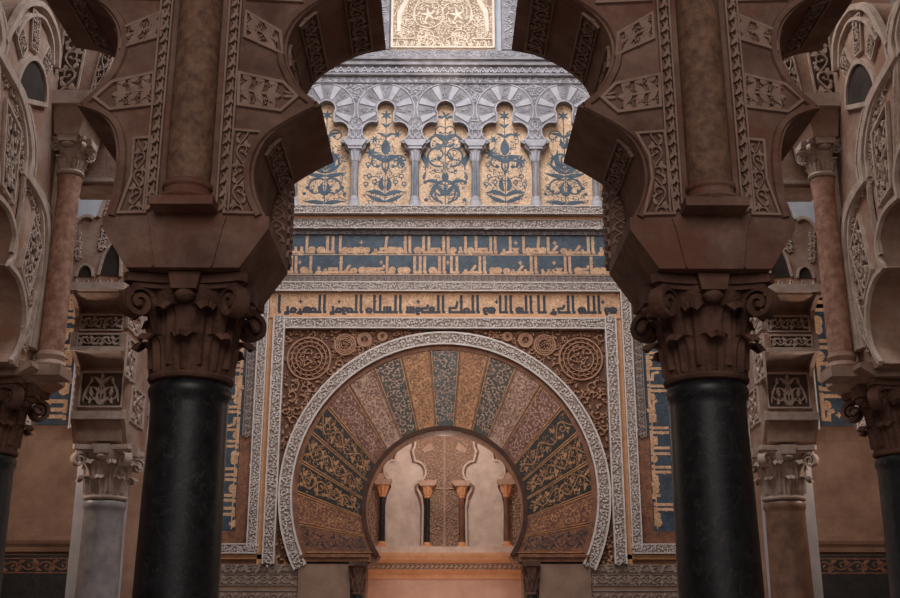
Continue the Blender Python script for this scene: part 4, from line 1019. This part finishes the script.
        quadfill(e, q3, (-s, 0, 0), packrect(.30, .37, (.06, .042, .03, .022), .017, 700), .028, .004, .34, .40); e.build('carving', M_sider, x)
    for a, rr0, rr1 in ((100, .34, .68), (55, .34, .60), (145, .34, .60)):
        ca, sa = cos(radians(a)), sin(radians(a)); c2 = (8.45, 6.05)
        mp = lambda u, v, h: fm2(c2[0]+(rr0+v)*ca*.9-u*sa, c2[1]+(rr0+v)*sa+u*ca, h)
        g = MB(); g.strip([(0, 0), (0, rr1-rr0)], .15, mp, .006, 0); x = g.build('voussoir_ground', M_sideg, wall)
        e = MB(); e.strip([(-.075, 0), (.075, 0), (.085, rr1-rr0), (-.085, rr1-rr0), (-.075, 0)], .02, mp, .025, .2)
        orn(e, packrect(.14, rr1-rr0, (.035, .025, .018), .012, 300), mp, .025, .005); e.build('carving', M_sider, x)
    # fan of carved and plain strips in the springer above the cross block (on its inner face)
    for y0_, y1_, z0_, z1_, sh2 in ((9.28, 9.50, 6.40, 8.2, .18), (9.66, 9.86, 6.5, 8.2, .5)):
        g = MB(); Q = [(y0_, z0_), (y1_, z0_), (y1_+sh2, z1_), (y0_+sh2*.6, z1_)]
        g.prism(Q, sm, -.004, 0); x = g.build('voussoir_ground', M_sideg, wall)
        e = MB(); e.strip(Q+[Q[0]], .03, fm2, .03, .2); quadfill(e, [(s*X0, y, z) for y, z in Q], (-s, 0, 0), vine(.3, 1.8, .026, .22, 2), .03, .004, .34, 1.8); e.build('carving', M_sider, x)
    # arch springing from the mid pier toward the centre of the bay, seen from the front
    fx = lambda u, v, d: (s*u, d, v)
    b = MB(); b.prism([(3.14, 6.28), (3.60, 6.28), (3.60, 8.6), (2.4, 8.6), (2.75, 7.6), (3.0, 6.95), (3.14, 6.6)], fx, 9.05, 9.55); sp = b.build('springer', M_side, r0)
    F9 = lambda u, v, h: (s*u, 9.05-h, v)
    for Q in ([(3.37, 6.31), (3.56, 6.31), (3.50, 8.5), (3.20, 8.5)], [(3.16, 6.31), (3.24, 6.31), (2.95, 8.5), (2.65, 8.5)]):
        g = MB(); g.prism(Q, fx, 9.046, 9.05); x = g.build('voussoir_ground', M_sideg, sp)
        e = MB(); e.strip(Q+[Q[0]], .02, F9, .02, .2); quadfill(e, [(s*x_, 9.05, z) for x_, z in Q], (0, -1, 0), vine(.2, 2.2, .018, .18, 2), .02, .004, .22, 2.2); e.build('carving', M_sider, x)
    # middle column
    column(f'black marble column at the {nm} edge, deeper in the bay', 'column', s*3.90, 9.32, 3.05, .246, .232, M_black, M_capdark, group='side bay columns') if s < 0 else None
    # impost on it
    ib = thing('impost_block', f'pale chamfered block on the {nm} middle column capital', 'impost block', (s*3.9, 9.32, 3.66), 'middle impost blocks')
    b = MB(); b.prism([(-.33, 3.66), (.33, 3.66), (.46, 3.74), (.46, 3.78), (-.46, 3.78), (-.46, 3.74)], lambda u, v, d: (s*3.9+u, 9.32+d, v), -.42, .42); b.build('block', M_side, ib)
    # engaged shaft with capital, and the cross block above
    sx = 3.41; sy = 9.22
    sh = thing('engaged_shaft', f'mottled pink half column with small capital on the {nm} middle pier', 'half column', (s*sx, sy, 3.70), 'upper engaged shafts')
    b = MB(); b.box((s*sx-.15, sy-.15, 3.70), (s*sx+.15, sy+.15, 3.79)); b.lathe((s*sx, sy, 3.79), [(.125, 0), (.14, .02), (.128, .05), (.11, .06), (.125, .10), (.11, .13), (.10, .15)], 28); b.build('base', M_side, sh, smooth=True)
    b = MB(); b.lathe((s*sx, sy, 3.90), [(.104, 0), (.104, .6), (.096, 1.5), (.106, 1.61), (.110, 1.64), (.096, 1.66)], 28); b.build('shaft', M_pinkshaft, sh, smooth=True)
    capital(sh, (s*sx, sy, 5.56), .34, .092, .155, M_sider, 1, 6, .045)
    ib = thing('impost_block', f'pale slab and tapering block above the small {nm} capital', 'impost block', (s*3.4, 9.3, 5.9), 'upper impost blocks')
    b = MB(); b.prism([(-.11, 5.90), (.11, 5.90), (.15, 6.17), (-.15, 6.17)], lambda u, v, d: (s*(sx+u), d, v), 9.02, 9.54); b.build('tapering_block', M_side, ib)
    b = MB(); b.prism([(2.98, 6.17), (3.56, 6.17), (3.56, 6.30), (3.10, 6.30)] if False else [(3.18, 6.17), (3.56, 6.17), (3.56, 6.30), (3.10, 6.30)], lambda u, v, d: (s*u, d, v), 8.95, 9.58); b.build('slab', M_sider, ib)
    lt = thing('lintel', f'pale stone cross beam behind the small {nm} capital, carved at its end', 'lintel', (s*3.2, 9.8, 5.64), 'cross beams')
    b = MB(); b.prism([(2.78, 5.64), (3.55, 5.64), (3.55, 6.29), (2.62, 6.29), (2.70, 5.9)], lambda u, v, d: (s*u, d, v), 9.60, 9.95); x = b.build('beam', M_side, lt)
    e = MB(); orn(e, vine(.20, .60, .020, .15, 2), lambda u, v, h: (s*(2.90+u-v*.08), 9.60-h, 5.66+v), .018)
    e.strip([(3.02, 5.66), (2.95, 6.28)], .02, lambda u, v, h: (s*u, 9.60-h, v), .02); e.strip([(3.5, 5.69), (3.05, 5.69)], .05, lambda u, v, h: (s*u, 9.60-h, v), .03); e.build('carving', M_sider, x)
    # ---------------- rear pier
    RX, RY = 3.85, 12.6
    rc = column('pale weathered column standing before a white pilaster, left side' if s < 0 else 'reddish marble column standing before a white pilaster, right side', 'column', s*RX, RY, 3.05, .236, .218,
                M_greymarble if s < 0 else M_redmarble, M_sider, H=.60, aw=.33, group='rear columns', nleaf=8, vr=.085)
    b = MB(); b.box((min(s*3.86, s*4.32), RY+.37, 0), (max(s*3.86, s*4.32), RY+.95, 3.64)); tag(b.build('pilaster', M_white, loc=(s*4.1, RY+.5, 0)), f'smooth white plaster pilaster behind the {nm} rear column', 'pilaster', 'white pilasters')
    cp = thing('corbel_stack', f'pier of stacked roll corbels with carved bands above the {nm} rear capital', 'corbel', (s*3.9, 12.3, 3.66), 'corbel stacks')
    cxm = 3.92; hw = .30
    side_prof = [(13.2, 3.66), (12.40, 3.66), (12.28, 3.92), (12.28, 4.02), (12.34, 4.04), (12.34, 4.52), (12.30, 4.60), (12.10, 4.66), (12.05, 4.70), (12.05, 4.86), (12.10, 4.88),
                 (12.12, 5.10), (12.05, 5.22), (11.85, 5.27), (11.80, 5.31), (11.80, 5.36), (13.2, 5.36)]
    core_prof = [(13.2, 3.66), (12.44, 3.66), (12.36, 3.70), (12.33, 3.92), (12.33, 4.50), (12.30, 4.56), (12.20, 4.63), (12.09, 4.67), (12.07, 4.70), (12.07, 4.86), (12.10, 4.88), (12.115, 4.92),
                 (12.115, 5.10), (12.08, 5.18), (11.96, 5.25), (11.84, 5.28), (11.82, 5.31), (11.82, 5.36), (13.2, 5.36)]
    b = MB(); b.prism([(p[0]+(.12 if 4.52 < p[1] < 4.66 or 5.12 < p[1] < 5.27 else 0), p[1]) for p in core_prof], lambda u, v, d: (s*(cxm+d), u, v), -hw+.04, hw-.04); core = b.build('profiled_block', M_side, cp)
    for q in (-1, 1):
        b = MB(); b.prism([(13.2, 3.66), (12.46, 3.66), (12.28, 3.92), (12.28, 4.02), (12.31, 4.04), (12.31, 4.44), (12.26, 4.54), (12.14, 4.62), (12.04, 4.66), (12.02, 4.70), (12.02, 4.87), (12.09, 4.90),
                 (12.09, 5.06), (12.04, 5.16), (11.92, 5.23), (11.80, 5.26), (11.78, 5.30), (11.78, 5.36), (13.2, 5.36)], lambda u, v, d: (s*(cxm+d), u, v), q*(hw-.02)-.025, q*(hw-.02)+.025); b.build('cheek', M_side, cp)
    for w_, y0_, y1_, z0_, z1_ in ((hw, 12.25, 12.45, 3.93, 4.02), (hw, 12.0, 12.3, 4.66, 4.70), (hw+.02, 11.75, 12.4, 5.30, 5.38)):
        b = MB(); b.box((min(s*(cxm-w_), s*(cxm+w_)), y0_, z0_), (max(s*(cxm-w_), s*(cxm+w_)), y1_, z1_)); b.build('ledge', M_sider, cp)
    def fpanel(y, z0, z1, gen, w2=.24, hgt=.02):
        g = MB(); g.box((min(s*(cxm-w2), s*(cxm+w2)), y-.006, z0), (max(s*(cxm-w2), s*(cxm+w2)), y, z1)); x = g.build('band_ground', M_sideg, core)
        e = MB(); m = lambda u, v, h: (s*cxm+u, y-.006-h, z0+v)
        e.strip([(-w2, 0), (w2, 0), (w2, z1-z0), (-w2, z1-z0), (-w2, 0)], .022, m, hgt, .2)
        if gen == 'big':
            for q in (-1, 1):
                orn(e, [circ(q*.11, (z1-z0)*.38, .075, .016, 14), leaf(q*.11, (z1-z0)*.30, pi/2, .10, .04), leaf(q*.03, .02, pi/2-q*.2, .3, .03, q*.8), leaf(q*.2, .05, pi/2+q*.1, .3, .03, q*.6)], m, hgt)
            orn(e, spray(.3, (z1-z0), .018, 3), m, hgt)
        else: orn(e, vine(z1-z0-.03, 2*w2, .015, .11, 2), lambda u, v, h: m(v-w2, (z1-z0)/2+u, h), hgt)
        e.build('carving', M_sider, x)
    fpanel(12.33, 4.08, 4.48, 'big'); fpanel(12.07, 4.71, 4.86, 'v'); fpanel(12.115, 4.92, 5.10, 'v'); 
    # side carvings facing the middle of the bay
    e = MB(); mI = lambda u, v, h: (s*(cxm-hw-h), u, v)
    for Q in ([(12.10, 4.40), (12.5, 4.40), (12.5, 4.85), (12.08, 4.85)], [(12.45, 3.95), (13.0, 3.95), (13.0, 4.35), (12.45, 4.35)], [(12.05, 4.95), (12.6, 4.95), (12.6, 5.3), (11.9, 5.3)]):
        e.strip(Q+[Q[0]], .03, mI, .02, .2); quadfill(e, [(s*(cxm-hw), y, z) for y, z in Q], (-s, 0, 0), vine(.36, .42, .026, .18, 2), .02, 0, .4, .42)
    e.build('side_carving', M_sider, core)
    # lobed springer above, face to the nave
    rs = thing('rear_lobed_arch', f'small pale lobed arches crowning the {nm} corbel stack', 'arch', (s*3.95, 12.0, 5.36), 'rear lobed arches')
    PO = smooth_path([[(3.58, 5.36), (3.54, 5.7), (3.60, 5.95)], [(3.60, 5.95), (3.52, 6.3), (3.5, 6.9), (3.3, 7.6)]], 4)
    PR = smooth_path([[(3.75, 7.6), (3.78, 6.9), (3.84, 6.62), (3.95, 6.45), (4.03, 6.2)], [(4.03, 6.2), (4.12, 6.24), (4.22, 6.18), (4.30, 6.0), (4.32, 5.8), (4.26, 5.5), (4.22, 5.36)]], 4)
    b = MB(); b.prism(PO+PR, fx, 11.86, 12.9); w3 = b.build('masonry', M_side, rs)
    FR = lambda u, v, h: (s*u, 11.86-h, v)
    for pts in ([(3.68, 5.48), (3.70, 5.72), (3.79, 5.88), (3.88, 5.74), (3.93, 5.50)], [(3.99, 5.48), (4.02, 5.58), (4.09, 5.62), (4.15, 5.57), (4.18, 5.48)]):
        q = smooth_path([pts], 4); g = MB(); g.prism(q, fx, 11.85, 11.86); g.build('lobe_shade_plate', M_dark, w3)  # flat dark plates: shade of the small openings painted on the face
        e = MB(); e.strip(q, .03, FR, .03, .2); e.build('lobe_rim', M_sider, w3)
    e = MB(); e.strip([(x_-.035, z) for x_, z in PR[:17]], .05, FR, .035, .3); e.strip([(x_, z-.03) for x_, z in PR[17:33]], .05, FR, .035, .3)
    e.strip([(x_+.04, z) for x_, z in PO], .04, FR, .02, .3)
    orn(e, vine(.10, .75, .016, .10, 2), lambda u, v, h: FR(3.93+u-v*.10, 5.80+v, h), .02)
    orn(e, vine(.08, .36, .014, .09, 2), lambda u, v, h: FR(4.18+u+v*.1, 5.68+v, h), .02)
    orn(e, vine(.10, .9, .016, .10, 2), lambda u, v, h: FR(3.66+u, 6.0+v, h), .02)
    for j in range(9): orn(e, [leaf(3.63+j*.066, 5.385, pi/2-.4*(-1)**j, .075, .022, .5, 4)], FR, .02)
    e.build('carving', M_sider, w3)
    e = MB()
    orn(e, vine(.5, 1.3, .03, .3, 2), lambda u, v, h: (s*(3.56-h), 12.3+u, 5.5+v), .02); e.build('side_carving', M_sider, w3)
for o in list(COL.objects):
    if o.name.startswith('column') and o.parent is None and abs(o.location.x+3.9) < .01:
        c = copy_tree(o); c.location.x = 3.9; c['label'] = 'black marble column at the right edge, deeper in the bay'; break
